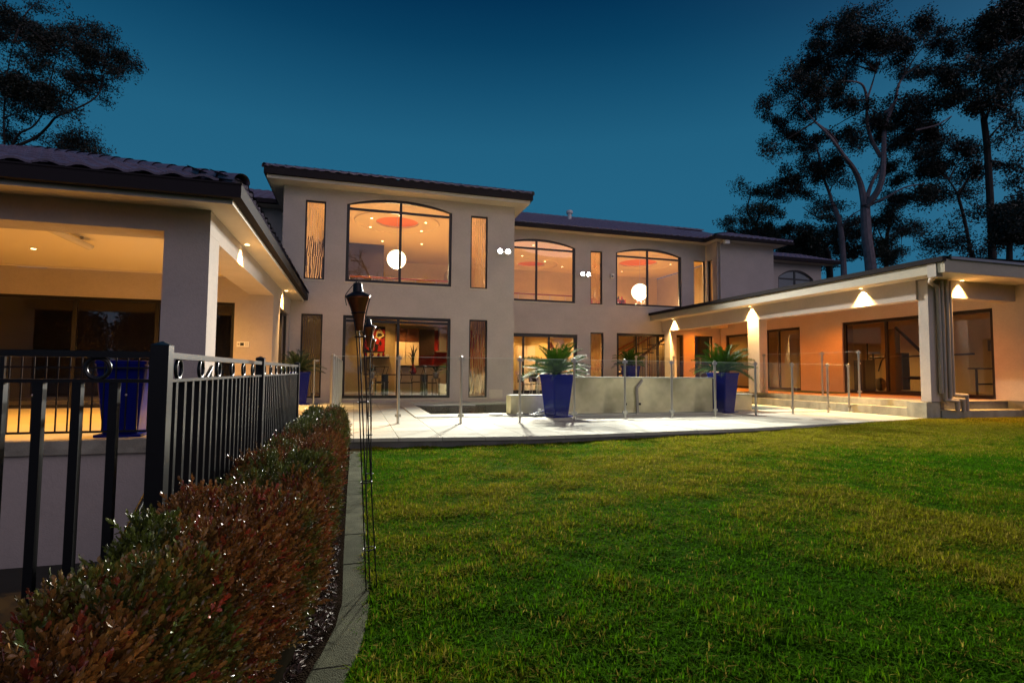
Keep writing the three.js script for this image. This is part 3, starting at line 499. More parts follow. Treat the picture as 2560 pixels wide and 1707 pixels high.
/* ---------- black tubular fence ---------- */
const XF = -0.62, ZN = -2.07, ZE = -6.58;
{
  const rails = [[0.9755, 0.9975], [0.894, 0.9055]];
  const bars = (f, along, fixed, from, to, xDir) => {
    const n = Math.round(Math.abs(to - from) / 0.1035), ring = muv(new THREE.TorusGeometry(0.034, 0.007, 8, 20));
    if (!xDir) ring.rotateY(Math.PI / 2);
    for (let i = 1; i < n; i++) { const q = lerp(from, to, i / n); const g = xDir ? bx(q - 0.0125, q + 0.0125, -0.16, 0.895, fixed - 0.0125, fixed + 0.0125) : bx(fixed - 0.0125, fixed + 0.0125, -0.16, 0.895, q - 0.0125, q + 0.0125); part(f, 'baluster', g, M.blackRail); }
    for (let i = 1; i < n; i += 3) { const q = lerp(from, to, (i + 0.5) / n); const r = part(f, 'ring', ring, M.blackRail); r.position.set(xDir ? q : fixed, 0.9405, xDir ? fixed : q); }
    for (const [y0, y1] of rails) part(f, 'rail', xDir ? bx(Math.min(from, to), Math.max(from, to), y0, y1, fixed - 0.017, fixed + 0.017) : bx(fixed - 0.017, fixed + 0.017, y0, y1, Math.min(from, to), Math.max(from, to)), M.blackRail);
    part(f, 'rail', xDir ? bx(Math.min(from, to), Math.max(from, to), -0.12, -0.08, fixed - 0.0155, fixed + 0.0155) : bx(fixed - 0.0155, fixed + 0.0155, -0.12, -0.08, Math.min(from, to), Math.max(from, to)), M.blackRail);
  };
  const post = (f, x, z, w = 0.027, top = 1.02) => part(f, 'post', join([bx(x - w, x + w, -0.4, top, z - w, z + w), muv(new THREE.ConeGeometry(w * 1.5, 0.014, 4).rotateY(Math.PI / 4).translate(x, top + 0.007, z))]), M.blackRail);
  const fs = thing('side_fence', 'black tubular fence with a row of rings running beside the hedge', 'fence', [0, 0, 0], 'black tubular fences');
  post(fs, XF, ZN); post(fs, XF, -4.06); post(fs, XF, ZE);
  bars(fs, 'z', XF, ZN - 0.03, -4.03, false); bars(fs, 'z', XF, -4.09, ZE + 0.03, false);
  const ff = thing('corner_fence', 'black tubular fence panel nearest the camera, left of the corner post', 'fence', [0, 0, 0], 'black tubular fences');
  bars(ff, 'x', ZN, XF - 0.03, -2.28, true); post(ff, -2.31, ZN); bars(ff, 'x', ZN, -2.34, -3.58, true); post(ff, -3.61, ZN);
  // balustrade on the patio edge
  const pb = thing('patio_balustrade', 'thin black balustrade along the front edge of the patio floor', 'balustrade');
  for (const [y, h] of [[1.08, 0.03], [0.94, 0.02], [0.17, 0.025]]) part(pb, 'rail', bx(-8.9, -2.31, y, y + h, -7.66, -7.635), M.blackRail);
  for (let x = -2.42, i = 0; x > -5.6; x -= 0.118, i++) { part(pb, 'baluster', bx(x - 0.007, x + 0.007, 0.17, 1.08, -7.655, -7.641), M.blackRail); if (i % 4 === 2) part(pb, 'collar', muv(new THREE.SphereGeometry(0.016, 8, 6).translate(x, 0.62, -7.648)), M.alu); }
  for (const x of [-2.36, -3.9, -5.4, -7.0]) part(pb, 'post', bx(x - 0.02, x + 0.02, 0.104, 1.12, -7.67, -7.63), M.blackRail);
}

/* ---------- frameless glass pool fence on steel posts ---------- */
{
  const postGeo = join([rod(V(0, 0, 0), V(0, 1.215, 0), 0.024, 0.024, 14), muv(new THREE.SphereGeometry(0.024, 12, 6, 0, 6.3, 0, 1.57).scale(1, 0.4, 1).translate(0, 1.215, 0)), muv(new THREE.CylinderGeometry(0.05, 0.05, 0.008, 16).translate(0, 0.004, 0))]);
  const clampGeo = muv(new THREE.BoxGeometry(0.11, 0.05, 0.03));
  const run = (f, pts, y = 0, glassTop = 1.19) => {
    pts.forEach(([x, z], i) => {
      const p = sub(f, 'post'); p.position.set(x, y, z);
      const [ax, az] = pts[Math.max(0, i - 1)], [bx_, bz] = pts[Math.min(pts.length - 1, i + 1)], turn = -Math.atan2(bz - az, bx_ - ax);
      part(p, 'tube', postGeo, M.steel);
      for (const h of [1.165, 0.145]) { const c = part(p, 'clamp', clampGeo, M.steel); c.position.y = h; c.rotation.y = turn; }
    });
    for (let i = 0; i + 1 < pts.length; i++) {
      const a = V(pts[i][0], 0, pts[i][1]), b = V(pts[i + 1][0], 0, pts[i + 1][1]), d = b.clone().sub(a), L = d.length(), t = d.clone().normalize();
      const g = part(f, 'glass_panel', muv(new THREE.PlaneGeometry(L - 0.07, glassTop - 0.08)), M.fenceGlass);
      g.position.set((a.x + b.x) / 2, y + (glassTop + 0.08) / 2, (a.z + b.z) / 2); g.rotation.y = -Math.atan2(t.z, t.x);
      const e = part(f, 'glass_edge', muv(new THREE.BoxGeometry(L - 0.07, 0.004, 0.010)), M.glassEdge); e.position.set(g.position.x, y + glassTop + 0.002, g.position.z); e.rotation.y = g.rotation.y;
    }
  };
  M.glassEdge = phys(0.55, 0.66, 0.62, { roughness: 0.2 });
  const front = [[-0.35, -9.95], [0.778, -9.87], [1.883, -9.69], [3.009, -9.705], [4.16, -9.822], [5.32, -9.923], [6.458, -9.996], [7.6, -10.09], [8.813, -10.26], [10.08, -10.5], [11.334, -10.68], [12.05, -10.72]];
  run(thing('front_glass_fence', 'glass pool fence on round steel posts across the front of the deck', 'fence', [0, 0, 0], 'glass pool fences'), front);
  run(thing('side_glass_fence', 'glass pool fence running back to the house beside the hedge', 'fence', [0, 0, 0], 'glass pool fences'), [[-0.37, -10.05], [-0.35, -11.2], [-0.34, -12.3], [-0.335, -13.4], [-0.335, -14.5], [-0.335, -15.6], [-0.335, -16.5]]);
  run(thing('verandah_glass_fence', 'glass pool fence standing on the verandah edge in front of the gym doors', 'fence', [0, 0, 0], 'glass pool fences'), [[12.28, -13.89], [12.62, -12.06], [12.64, -10.93]], 0.36);
  run(thing('terrace_glass_fence', 'glass pool fence on the raised terrace behind the spa wall', 'fence', [0, 0, 0], 'glass pool fences'), [[9.84, -17.5], [10.25, -17.5], [11.4, -17.5], [12.55, -17.5]], 0.36);
  const gate = thing('gate_post', 'single steel gate post with black latch near the narrow dark window', 'post');
  const gp = sub(gate, 'post'); gp.position.set(-0.98, 0, -14.8); part(gp, 'tube', postGeo, M.steel); part(gp, 'clamp', clampGeo, M.steel).position.set(0.06, 1.19, 0); part(gate, 'latch', bx(-1.045, -1.0, 0.22, 0.36, -14.83, -14.77), M.black);
}

/* ---------- pots and cycads ---------- */
const potGeo = (() => {
  const sec = (w, y, r) => { const out = [], n = 6; for (let q = 0; q < 4; q++) for (let i = 0; i <= n; i++) { const a = (q + i / n) * Math.PI / 2, cx = (q === 0 || q === 3 ? 1 : -1) * (w - r), cz = (q < 2 ? 1 : -1) * (w - r); out.push(V(cx + r * Math.cos(a), y, cz + r * Math.sin(a))); } return out; };
  const S = [sec(0.001, 0.03, 0.0005), sec(0.185, 0.03, 0.03), sec(0.19, 0.05, 0.035), sec(0.265, 0.84, 0.04), sec(0.275, 0.845, 0.04), sec(0.278, 0.885, 0.04), sec(0.268, 0.895, 0.04), sec(0.245, 0.89, 0.04), sec(0.235, 0.80, 0.04), sec(0.001, 0.80, 0.0005)], pos = [];
  for (let k = 0; k + 1 < S.length; k++) for (let i = 0; i < S[0].length; i++) { const j = (i + 1) % S[0].length, a = S[k][i], b = S[k][j], c = S[k + 1][j], d = S[k + 1][i]; for (const v of [a, c, b, a, d, c]) pos.push(v.x, v.y, v.z); }
  const g = new THREE.BufferGeometry(); g.setAttribute('position', new THREE.Float32BufferAttribute(pos, 3)); g.computeVertexNormals(); return muv(g);
})();
const saucerGeo = bx(-0.25, 0.25, 0, 0.03, -0.25, 0.25);
M.frond = [0, 1].map((i) => phys(i ? 0.060 : 0.040, i ? 0.125 : 0.092, 0.012, { roughness: 0.6, specularIntensity: 0.12, side: THREE.DoubleSide }));
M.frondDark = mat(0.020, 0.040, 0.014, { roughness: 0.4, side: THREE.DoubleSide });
const frondGeo = [0, 1, 2].map((k) => {     // arching stem with two ranks of stiff leaflets, growing along +x
  const pos = [], n = 30, L = 0.74 + 0.05 * k, bend = 0.22 + 0.22 * k;
  const P = (t) => V(L * (t - 0.12 * bend * t * t), L * (0.42 * bend * t - 0.85 * bend * t * t), 0);
  const tri = (a, b, c) => pos.push(a.x, a.y, a.z, b.x, b.y, b.z, c.x, c.y, c.z);
  for (let i = 0; i < n; i++) { const a = P(i / n), b = P((i + 1) / n), w = 0.007 * (1 - 0.7 * i / n), up = V(0, w, 0), s = V(0, 0, w); tri(a.clone().add(s), b.clone().add(s), a.clone().add(up)); tri(a.clone().sub(s), a.clone().add(up), b.clone().sub(s)); tri(b.clone().add(s), b.clone().add(up), a.clone().add(up)); tri(b.clone().sub(s), a.clone().add(up), b.clone().add(up)); }
  for (let i = 3; i < n; i++) for (const s of [-1, 1]) {
    const t = i / n, a = P(t), l = 0.165 * Math.pow(Math.sin(Math.PI * (0.12 + 0.80 * t)), 0.6) * rr(0.92, 1.05), d = V(0.58 + rr(-0.05, 0.05), 0.34 + rr(-0.06, 0.06), s * 0.86).normalize(), e = a.clone().addScaledVector(d, l), w = 0.0125, wv = V(w, 0, 0), m = a.clone().addScaledVector(d, l * 0.45);
    tri(a, m.clone().add(wv), m.clone().sub(wv)); tri(m.clone().add(wv), e, m.clone().sub(wv));
  }
  const g = new THREE.BufferGeometry(); g.setAttribute('position', new THREE.Float32BufferAttribute(pos, 3)); g.computeVertexNormals(); return muv(g);
});
function cycad(label, pos, scale = 1, n = 44, m = null) {
  const c = thing('cycad', label, 'cycad', pos, 'potted cycads');
  part(c, 'stem', muv(new THREE.SphereGeometry(0.10, 10, 8).scale(1, 1.1, 1).translate(0, 0.04, 0)), M.soil);
  for (let i = 0; i < n; i++) {
    const f = part(c, 'frond', frondGeo[i % 3], m || M.frond[i % 2]), t = i / n;
    f.rotation.order = 'YXZ'; f.rotation.set(rr(-0.35, 0.35), i * 2.39996 + rr(-0.2, 0.2), lerp(1.40, 0.04, Math.pow(t, 0.72)) + rr(-0.08, 0.08));
    f.position.set(0, 0.06, 0); f.scale.setScalar(scale * rr(0.88, 1.08));
  }
  return c;
}
function pot(label, pos, turn = 0, h = 1) {
  const p = thing('blue_pot', label, 'pot', pos, 'tall blue pots', turn);
  part(p, 'body', potGeo, M.blue); part(p, 'soil', bx(-0.23, 0.23, 0.80, 0.83, -0.23, 0.23), M.soil); part(p, 'saucer', saucerGeo, M.blue); p.scale.y = h; return p;
}
pot('tall blue glazed pot in front of the low wall by the aluminium chairs', [4.16, 0.001, -10.78], 0.25); cycad('bushy cycad in the blue pot by the aluminium chairs', [4.16, 0.83, -10.78], 1.0);
pot('tall blue glazed pot standing before the cream verandah column', [8.68, 0.001, -11.22], 0.25, 1.08); cycad('dark cycad in the blue pot before the cream verandah column', [8.68, 0.90, -11.22], 1.05, 48);
pot('blue pot on the raised terrace behind the spa wall', [10.05, 0.356, -18.3], 0.1, 0.95); cycad('cycad against the terrace window behind the spa wall', [10.05, 1.15, -18.3], 0.95, 36);
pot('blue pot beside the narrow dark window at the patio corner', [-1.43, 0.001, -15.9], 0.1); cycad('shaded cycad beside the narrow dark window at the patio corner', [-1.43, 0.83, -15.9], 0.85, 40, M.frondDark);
pot('dark blue pot on the patio floor seen through the black fence', [-2.75, 0.105, -7.95], 0, 1.05);

/* ---------- garden torches ---------- */
function torch(label, x, z, tilt, lean) {
  const y0 = lawnY(x, z), t = thing('garden_torch', label, 'torch', [x, y0, z], 'copper garden torches'), b = 1.31;
  part(t, 'bowl', lathe([[0.001, b], [0.018, b], [0.022, b + 0.03], [0.028, b + 0.07], [0.040, b + 0.115], [0.058, b + 0.165], [0.060, b + 0.17], [0.054, b + 0.165], [0.03, b + 0.10]], 24), M.copper);
  part(t, 'lid', lathe([[0.062, b + 0.172], [0.062, b + 0.178], [0.032, b + 0.195], [0.025, b + 0.20], [0.022, b + 0.235], [0.019, b + 0.243], [0.001, b + 0.245]], 22), M.iron);
  part(t, 'lid_ring', muv(new THREE.TorusGeometry(0.007, 0.0015, 6, 14).translate(0, b + 0.252, 0)), M.iron);
  part(t, 'chain', tube([V(-0.004, b + 0.25, 0), V(-0.022, b + 0.232, 0.004), V(-0.045, b + 0.205, 0.004), V(-0.062, b + 0.178, 0), V(-0.058, b + 0.13, 0)], 0.0022, 5, 24), M.iron);
  for (let i = 0; i < 3; i++) { const a = i * 2.094 + tilt, c = Math.cos(a), s = Math.sin(a); part(t, 'rod', tube([V(0.063 * c, b + 0.165, 0.063 * s), V(0.034 * c, b + 0.07, 0.034 * s), V(0.022 * c, b - 0.03, 0.022 * s), V(0.024 * c, 0.7, 0.024 * s), V(0.03 * c, -0.03, 0.03 * s)], 0.0035, 6, 40), M.iron); }
  for (const [y, r] of [[b + 0.09, 0.036], [b - 0.03, 0.024], [0.95, 0.026], [0.55, 0.027], [0.22, 0.030]]) part(t, 'hoop', muv(new THREE.TorusGeometry(r, 0.003, 6, 20).rotateX(Math.PI / 2).translate(0, y, 0)), M.iron);
  t.rotation.z = lean;
}
torch('nearest copper garden torch with chained lid, tallest of the three', 0.11, -2.83, 0.4, 0.066);
torch('copper garden torch second in line along the kerb', 0.16, -4.85, 1.0, 0.03);
torch('smallest and farthest copper garden torch near the deck edge', 0.20, -6.9, 0.1, 0.0);

/* ---------- hedge, litter, grass ---------- */
const dummy = new THREE.Object3D(), col = new THREE.Color();
const bufGeo = (pos) => { const g = new THREE.BufferGeometry(); g.setAttribute('position', new THREE.Float32BufferAttribute(pos, 3)); g.computeVertexNormals(); return muv(g); };
function leafTris(pos, base, dir, nrm, L, W) {      // a folded oval leaf
  const s = dir.clone().cross(nrm).normalize(), mid = base.clone().addScaledVector(dir, L * 0.58), tip = base.clone().addScaledVector(dir, L), k = nrm.clone().multiplyScalar(W * 0.22);
  const l = mid.clone().addScaledVector(s, W / 2).add(k), r = mid.clone().addScaledVector(s, -W / 2).add(k), l2 = base.clone().addScaledVector(dir, L * 0.86).addScaledVector(s, W * 0.33).add(k), r2 = base.clone().addScaledVector(dir, L * 0.86).addScaledVector(s, -W * 0.33).add(k);
  for (const [a, b, c] of [[base, l, mid], [base, mid, r], [l, l2, mid], [mid, r2, r], [mid, l2, tip], [mid, tip, r2]]) pos.push(a.x, a.y, a.z, b.x, b.y, b.z, c.x, c.y, c.z);
}
const sprigGeo = [0, 1, 2].map(() => {              // a leafy shoot along +y
  const pos = [];
  for (let i = 0; i < 9; i++) { const y = 0.010 + i * 0.0065, a = i * 2.4 + rr(-0.3, 0.3), up = lerp(0.25, 1.5, i / 8), dir = V(Math.cos(a) * Math.cos(up), Math.sin(up), Math.sin(a) * Math.cos(up)); const nrm = V(-Math.cos(a) * Math.sin(up), Math.cos(up), -Math.sin(a) * Math.sin(up)).add(V(rr(-0.3, 0.3), rr(-0.3, 0.3), rr(-0.3, 0.3))).normalize(); leafTris(pos, V(0, y, 0), dir, nrm, rr(0.017, 0.025), rr(0.010, 0.014)); }
  const t = 0.0012; pos.push(-t, 0, 0, t, 0, 0, 0, 0.07, 0, 0, 0, -t, 0, 0, t, 0, 0.07, 0);
  return bufGeo(pos);
});
M.hedgeLeaf = new THREE.MeshStandardMaterial({ color: 0xffffff, roughness: 0.33, side: THREE.DoubleSide });
function scatter(parent, name, geos, m, list, kind = 'stuff') {   // list: [matrix, colour]
  geos.forEach((g, k) => {
    const mine = list.filter((_, i) => i % geos.length === k), im = new THREE.InstancedMesh(g, m, mine.length); im.name = name; put(im, kind); parent.add(im);
    mine.forEach(([mx, c], i) => { im.setMatrixAt(i, mx); if (c) im.setColorAt(i, c); });
  });
}
function hedgeBush(label, z0, z1, xr, top, red, n) {
  const b = thing('hedge_bush', label, 'hedge', [0, 0, 0], 'clipped hedge bushes beside the black fence'), list = [], xl = -0.585, y0 = -0.12;
  const shape = (u, s, r) => {                     // u along z, s round the section from left foot over the top to right foot
    const z = lerp(z0, z1, u), e = Math.pow(Math.sin(Math.PI * Math.min(1, Math.max(0, u))), 0.22), R_ = xr(z), hw = (R_ - xl) / 2 * lerp(0.75, 1, e) * r, cx = (R_ + xl) / 2, ht = (top - y0) * lerp(0.80, 1, e);
    const a = Math.PI * (1 - s), c = Math.cos(a), q = Math.sin(a), w = 0.85 + 0.3 * fbm(z * 5 + 60, s * 5 + 9, 17, 3);
    const sx = Math.sign(c) * Math.pow(Math.abs(c), 0.45), sy = Math.pow(Math.max(0, q), 0.42);
    return V(cx + hw * sx * (0.94 + 0.1 * (w - 1)), y0 + ht * sy * (r < 1 ? r : 1) * w, z);
  };
  for (let i = 0; i < n; i++) {
    const u = rnd(), s = 0.02 + 0.96 * rnd(), r = 1 - 0.22 * Math.pow(rnd(), 1.6), p = shape(u, s, r), a = Math.PI * (1 - s);
    const out = V(Math.cos(a) * 0.9 + rr(-0.8, 0.8), Math.max(0.1, Math.sin(a)) + rr(-0.1, 0.9), rr(-0.9, 0.9)).normalize();
    dummy.position.copy(p); dummy.quaternion.setFromUnitVectors(V(0, 1, 0), out); dummy.rotateY(rnd() * 6.3); if (rnd() < 0.07) dummy.position.addScaledVector(out, rr(0.015, 0.05)); dummy.scale.setScalar(rr(0.42, 0.88)); dummy.updateMatrix();
    const patch = fbm(p.x * 4 + 20, p.z * 3 + 20, 27, 3) + 0.25 * (rnd() - 0.5), k = smooth(0.62 - red * 0.45, 0.80 - red * 0.35, patch), v = rr(0.35, 1.6);
    const A = [0.105, 0.135, 0.020], B = rnd() < 0.16 ? [0.24, 0.045, 0.02] : [0.235, 0.112, 0.026];
    col.setRGB(lerp(A[0], B[0], k) * v, lerp(A[1], B[1], k) * v, lerp(A[2], B[2], k) * v);
    if (rnd() < 0.02) col.setRGB(0.12, 0.17, 0.03);
    list.push([dummy.matrix.clone(), col.clone()]);
  }
  scatter(b, 'foliage', sprigGeo, M.hedgeLeaf, list);
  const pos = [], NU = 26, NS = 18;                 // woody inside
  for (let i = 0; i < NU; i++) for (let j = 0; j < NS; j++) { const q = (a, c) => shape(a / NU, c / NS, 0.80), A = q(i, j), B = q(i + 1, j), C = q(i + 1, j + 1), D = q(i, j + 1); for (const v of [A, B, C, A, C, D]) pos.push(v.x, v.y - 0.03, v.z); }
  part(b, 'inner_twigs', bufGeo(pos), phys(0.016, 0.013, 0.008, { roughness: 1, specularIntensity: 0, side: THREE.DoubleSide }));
  for (let k = 0; k < 5; k++) { const z = lerp(z0, z1, (k + 0.5) / 5); part(b, 'stem', rod(V(-0.33 + rr(-0.04, 0.04), -0.15, z), V(-0.33, 0.15, z + rr(-0.05, 0.05)), 0.012, 0.006, 6), M.soil); }
}
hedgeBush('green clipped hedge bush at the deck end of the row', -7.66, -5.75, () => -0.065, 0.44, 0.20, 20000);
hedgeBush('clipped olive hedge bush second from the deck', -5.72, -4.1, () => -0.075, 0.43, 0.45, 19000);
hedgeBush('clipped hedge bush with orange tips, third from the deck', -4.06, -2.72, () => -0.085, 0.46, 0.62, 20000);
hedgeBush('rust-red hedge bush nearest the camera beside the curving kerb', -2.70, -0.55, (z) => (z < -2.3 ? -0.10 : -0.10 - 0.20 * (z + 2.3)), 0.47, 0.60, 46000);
{
  const pos = []; leafTris(pos, V(-0.012, 0.002, 0), V(1, 0.12, 0).normalize(), V(0, 1, 0), 0.026, 0.010);
  const chip = bufGeo(pos), im = [];
  for (let i = 0; i < 5200; i++) { const z = rr(-7.7, -0.9), x = rr(-0.22, -0.055) + (z > -2.4 ? -0.28 * (z + 2.4) : 0); dummy.position.set(x, -0.115 + rr(0, 0.02), z); dummy.rotation.set(rr(-0.5, 0.5), rnd() * 6.3, rr(-0.5, 0.5)); dummy.scale.setScalar(rr(0.5, 1.3)); dummy.updateMatrix(); const v = rr(0.3, 1.5); im.push([dummy.matrix.clone(), rgb(0.11 * v, 0.068 * v, 0.045 * v)]); }
  const holder = new THREE.InstancedMesh(chip, new THREE.MeshStandardMaterial({ color: 0xffffff, roughness: 0.7, side: THREE.DoubleSide }), im.length); holder.name = 'leaf_litter'; put(holder, 'stuff', 'dry leaf litter on the soil between hedge and kerb', 'litter');
  im.forEach(([m, c], i) => { holder.setMatrixAt(i, m); holder.setColorAt(i, c); }); scene.add(holder);
}
{
  const tuft = [0, 1, 2, 3].map(() => {
    const pos = [];
    for (let i = 0; i < 8; i++) {
      const a = rnd() * 6.3, r = rr(0, 0.012), h = rr(0.016, 0.050), lean = rr(0.2, 1.7), w = rr(0.0014, 0.0027), x = r * Math.cos(a * 3), z = r * Math.sin(a * 3), dx = Math.cos(a) * lean * h, dz = Math.sin(a) * lean * h, sx = -Math.sin(a) * w, sz = Math.cos(a) * w;
      const m = [x + dx * 0.4, h * 0.62, z + dz * 0.4], t = [x + dx, h * (1 - 0.22 * lean), z + dz];
      pos.push(x - sx, 0, z - sz, x + sx, 0, z + sz, m[0] + sx, m[1], m[2] + sz, x - sx, 0, z - sz, m[0] + sx, m[1], m[2] + sz, m[0] - sx, m[1], m[2] - sz, m[0] - sx, m[1], m[2] - sz, m[0] + sx, m[1], m[2] + sz, ...t);
    }
    return bufGeo(pos);
  });
  const m = new THREE.MeshPhysicalMaterial({ color: 0xffffff, roughness: 1, transmission: 0.36, thickness: 0, specularIntensity: 0.02, side: THREE.DoubleSide });
  const per = [[], [], [], []];
  const N = 560000; let made = 0;
  for (let tries = 0; made < N && tries < N * 4; tries++) {
    const z = -9.0 + 8.4 * Math.pow(rnd(), 0.92), x = -0.5 + 18 * Math.pow(rnd(), 1.25);
    if (x > -z * 2.6 + 2.2 || z < edgeZ(Math.min(12.09, x)) + 0.02) continue;
    if (x > 12.4 && z < -8.58) continue;
    if (x < kerbAt(z)[1] - 0.03 + 0.06 * vnoise(z * 9, 3, 77)) continue;
    per[made++ % 4].push(x, z);
  }
  per.forEach((list, k) => {
    const n = list.length / 2, im = new THREE.InstancedMesh(tuft[k], m, n); im.name = numbered('grass'); put(im, 'stuff', 'short lawn grass, green with drier straw-coloured patches', 'grass');
    for (let i = 0; i < n; i++) {
      const x = list[2 * i], z = list[2 * i + 1], p1 = fbm(x * 0.55 + 11, z * 0.55 + 31, 51, 4), p2 = fbm(x * 3.1 + 5, z * 3.1 + 8, 57, 3);
      dummy.position.set(x, lawnY(x, z) - 0.003, z); dummy.rotation.set(0, rnd() * 6.3, 0); dummy.scale.set(1.15, rr(0.5, 1.3) * (0.45 + 1.1 * p2), 1.15); dummy.updateMatrix(); im.setMatrixAt(i, dummy.matrix);
      const dryHere = smooth(2.5, 6.5, x) * smooth(-5.2, -7.2, z), k2 = smooth(0.42, 0.72, p1 * 0.6 + p2 * 0.4 + 0.32 * dryHere + rr(-0.14, 0.14)), v = rr(0.5, 1.5);
      const straw = rnd() < 0.05 + 0.25 * k2;
      col.setRGB(straw ? 0.24 * v : lerp(0.046, 0.185, k2) * v, straw ? 0.20 * v : lerp(0.142, 0.182, k2) * v, straw ? 0.030 * v : lerp(0.002, 0.007, k2) * v);
      im.setColorAt(i, col);
    }
    scene.add(im);
  });
}

/* ---------- wall fittings outside ---------- */
function flood(label, x, y, zWall, aim, cd) {
  const f = thing('floodlight', label, 'floodlight', [x, y, zWall], 'white floodlights');
  part(f, 'wall_plate', muv(new THREE.CylinderGeometry(0.075, 0.075, 0.035, 20).rotateX(Math.PI / 2).translate(0, 0, 0.018)), M.white);
  for (const q of [-1, 1]) {
    part(f, 'arm', rod(V(q * 0.03, 0, 0.03), V(q * 0.12, 0.02, 0.13), 0.016), M.white);
    const head = sub(f, 'head'); head.position.set(q * 0.125, 0.02, 0.16); head.lookAt(V(aim[0] + q * 1.2, aim[1], aim[2])); head.updateMatrixWorld(true);
    part(head, 'housing', lathe([[0.001, -0.09], [0.035, -0.085], [0.042, -0.03], [0.075, 0.035], [0.082, 0.06], [0.078, 0.06], [0.06, 0.03]], 24).rotateX(Math.PI / 2), M.white);
    part(head, 'lamp_lens', muv(new THREE.SphereGeometry(0.076, 24, 10, 0, 6.2832, 0, 1.2).scale(1, 0.5, 1).translate(0, 0.018, 0).rotateX(Math.PI / 2)), M.floodLens);
    const p = V(0, 0, 0.10).applyMatrix4(head.matrixWorld);
    spot('floodlight_beam', p.toArray(), [aim[0] + q * 1.2, aim[1], aim[2]], rgb(1, 0.965, 0.86), cd / 2, 0.78, 1.0, 3.5);
  }
}
flood('floodlight near the right edge of the front block between upper windows', 4.52, 4.78, -16.6, [4.2, -0.6, -1.8], 1100);
flood('floodlight on the recessed wall beside the narrow lit window', 8.66, 4.79, -19.5, [5.2, -0.6, -2.6], 1300);
{
  const s = thing('motion_sensor', 'small white motion sensor on the wall between two upper windows', 'sensor', [9.84, 4.82, -19.5]);
  part(s, 'arm', rod(V(0, -0.05, 0), V(0, -0.03, 0.06), 0.02), M.white); part(s, 'body', muv(new THREE.BoxGeometry(0.13, 0.17, 0.09).rotateX(0.25).translate(0.02, 0, 0.09)), M.white); part(s, 'lens', muv(new THREE.SphereGeometry(0.035, 10, 8).translate(0.02, -0.03, 0.13)), M.black);
  const c = thing('control_panel', 'small white control panel with dark screen on the orange patio wall', 'panel', [-2.385, 1.505, -13.2]);
  part(c, 'case', bx(-0.125, 0.125, -0.06, 0.06, 0, 0.022), M.white); part(c, 'screen', bx(-0.055, 0.02, -0.033, 0.033, 0.022, 0.025), M.black); part(c, 'dial', muv(new THREE.CylinderGeometry(0.02, 0.02, 0.006, 16).rotateX(Math.PI / 2).translate(-0.09, 0, 0.025)), M.pipe);
  for (const x of [0.06, 0.09]) for (const y of [-0.02, 0.02]) part(c, 'button', bx(x - 0.009, x + 0.009, y - 0.009, y + 0.009, 0.022, 0.026), M.pipe);
  const h = thing('strip_heater', 'long narrow strip heater hung under the patio ceiling', 'heater', [-4.18, 2.93, -9.4]);
  part(h, 'reflector', muv(new THREE.CylinderGeometry(0.07, 0.07, 1.7, 14, 1, false, -Math.PI / 2, Math.PI).rotateX(Math.PI / 2)), M.cream); part(h, 'element', rod(V(0, -0.012, -0.8), V(0, -0.012, 0.8), 0.012), M.pipe); for (const z of [-0.6, 0.6]) part(h, 'bracket', bx(-0.02, 0.02, 0.05, 0.09, z - 0.02, z + 0.02), M.alu);
  const v = thing('pool_vacuum_head', 'small pale pool vacuum head lying beside the blue pot', 'pool cleaner', [3.80, 0, -10.92], null, 0.5);
  part(v, 'plate', bx(-0.20, 0.20, 0.03, 0.055, -0.07, 0.07), M.white); part(v, 'neck', rod(V(0, 0.05, 0), V(0.02, 0.16, 0.02), 0.03), M.white); part(v, 'handle', rod(V(-0.18, 0.05, 0), V(0.14, 0.11, 0.02), 0.015), M.alu); for (const x of [-0.15, 0.15]) part(v, 'wheel', muv(new THREE.CylinderGeometry(0.03, 0.03, 0.02, 12).rotateZ(Math.PI / 2).translate(x, 0.03, 0.05)), M.rubber);
}

/* ---------- terrace furniture ---------- */
function bistroChair(label, pos, turn) {
  const c = thing('aluminium_chair', label, 'chair', pos, 'aluminium terrace chairs', turn);
  for (const s of [-1, 1]) { part(c, 'arm_frame', tube([V(s * 0.24, 0, 0.24), V(s * 0.25, 0.42, 0.25), V(s * 0.26, 0.62, 0.22), V(s * 0.26, 0.665, 0.12), V(s * 0.25, 0.68, -0.12), V(s * 0.22, 0.72, -0.27)], 0.013, 8, 40), M.alu); part(c, 'rear_leg', tube([V(s * 0.23, 0, -0.26), V(s * 0.21, 0.43, -0.2), V(s * 0.22, 0.74, -0.28)], 0.013, 8, 20), M.alu); }
  part(c, 'seat', join([bx(-0.21, 0.21, 0.43, 0.445, -0.2, 0.22)]), M.black); part(c, 'back_hoop', tube([V(-0.22, 0.72, -0.27), V(-0.15, 0.78, -0.30), V(0.15, 0.78, -0.30), V(0.22, 0.72, -0.27)], 0.013, 8, 20), M.alu); part(c, 'backrest', bx(-0.2, 0.2, 0.5, 0.76, -0.29, -0.275), M.black);
}
bistroChair('aluminium armchair on the terrace nearest the steel fence post', [5.62, 0.09, -17.25], 0.9);
bistroChair('aluminium armchair half hidden behind the blue pot', [6.25, 0.09, -17.9], 0.5);
{
  const t = thing('terrace_table', 'dark terrace table beside the aluminium chairs', 'table', [6.75, 0.09, -17.35]);
  part(t, 'table_top', lathe([[0.001, 0.72], [0.38, 0.72], [0.39, 0.735], [0.38, 0.75], [0.001, 0.75]], 28), M.black); for (let i = 0; i < 4; i++) { const a = i * Math.PI / 2 + 0.4; part(t, 'leg', rod(V(0.3 * Math.cos(a), 0, 0.3 * Math.sin(a)), V(0.22 * Math.cos(a), 0.72, 0.22 * Math.sin(a)), 0.014), M.iron); }
}

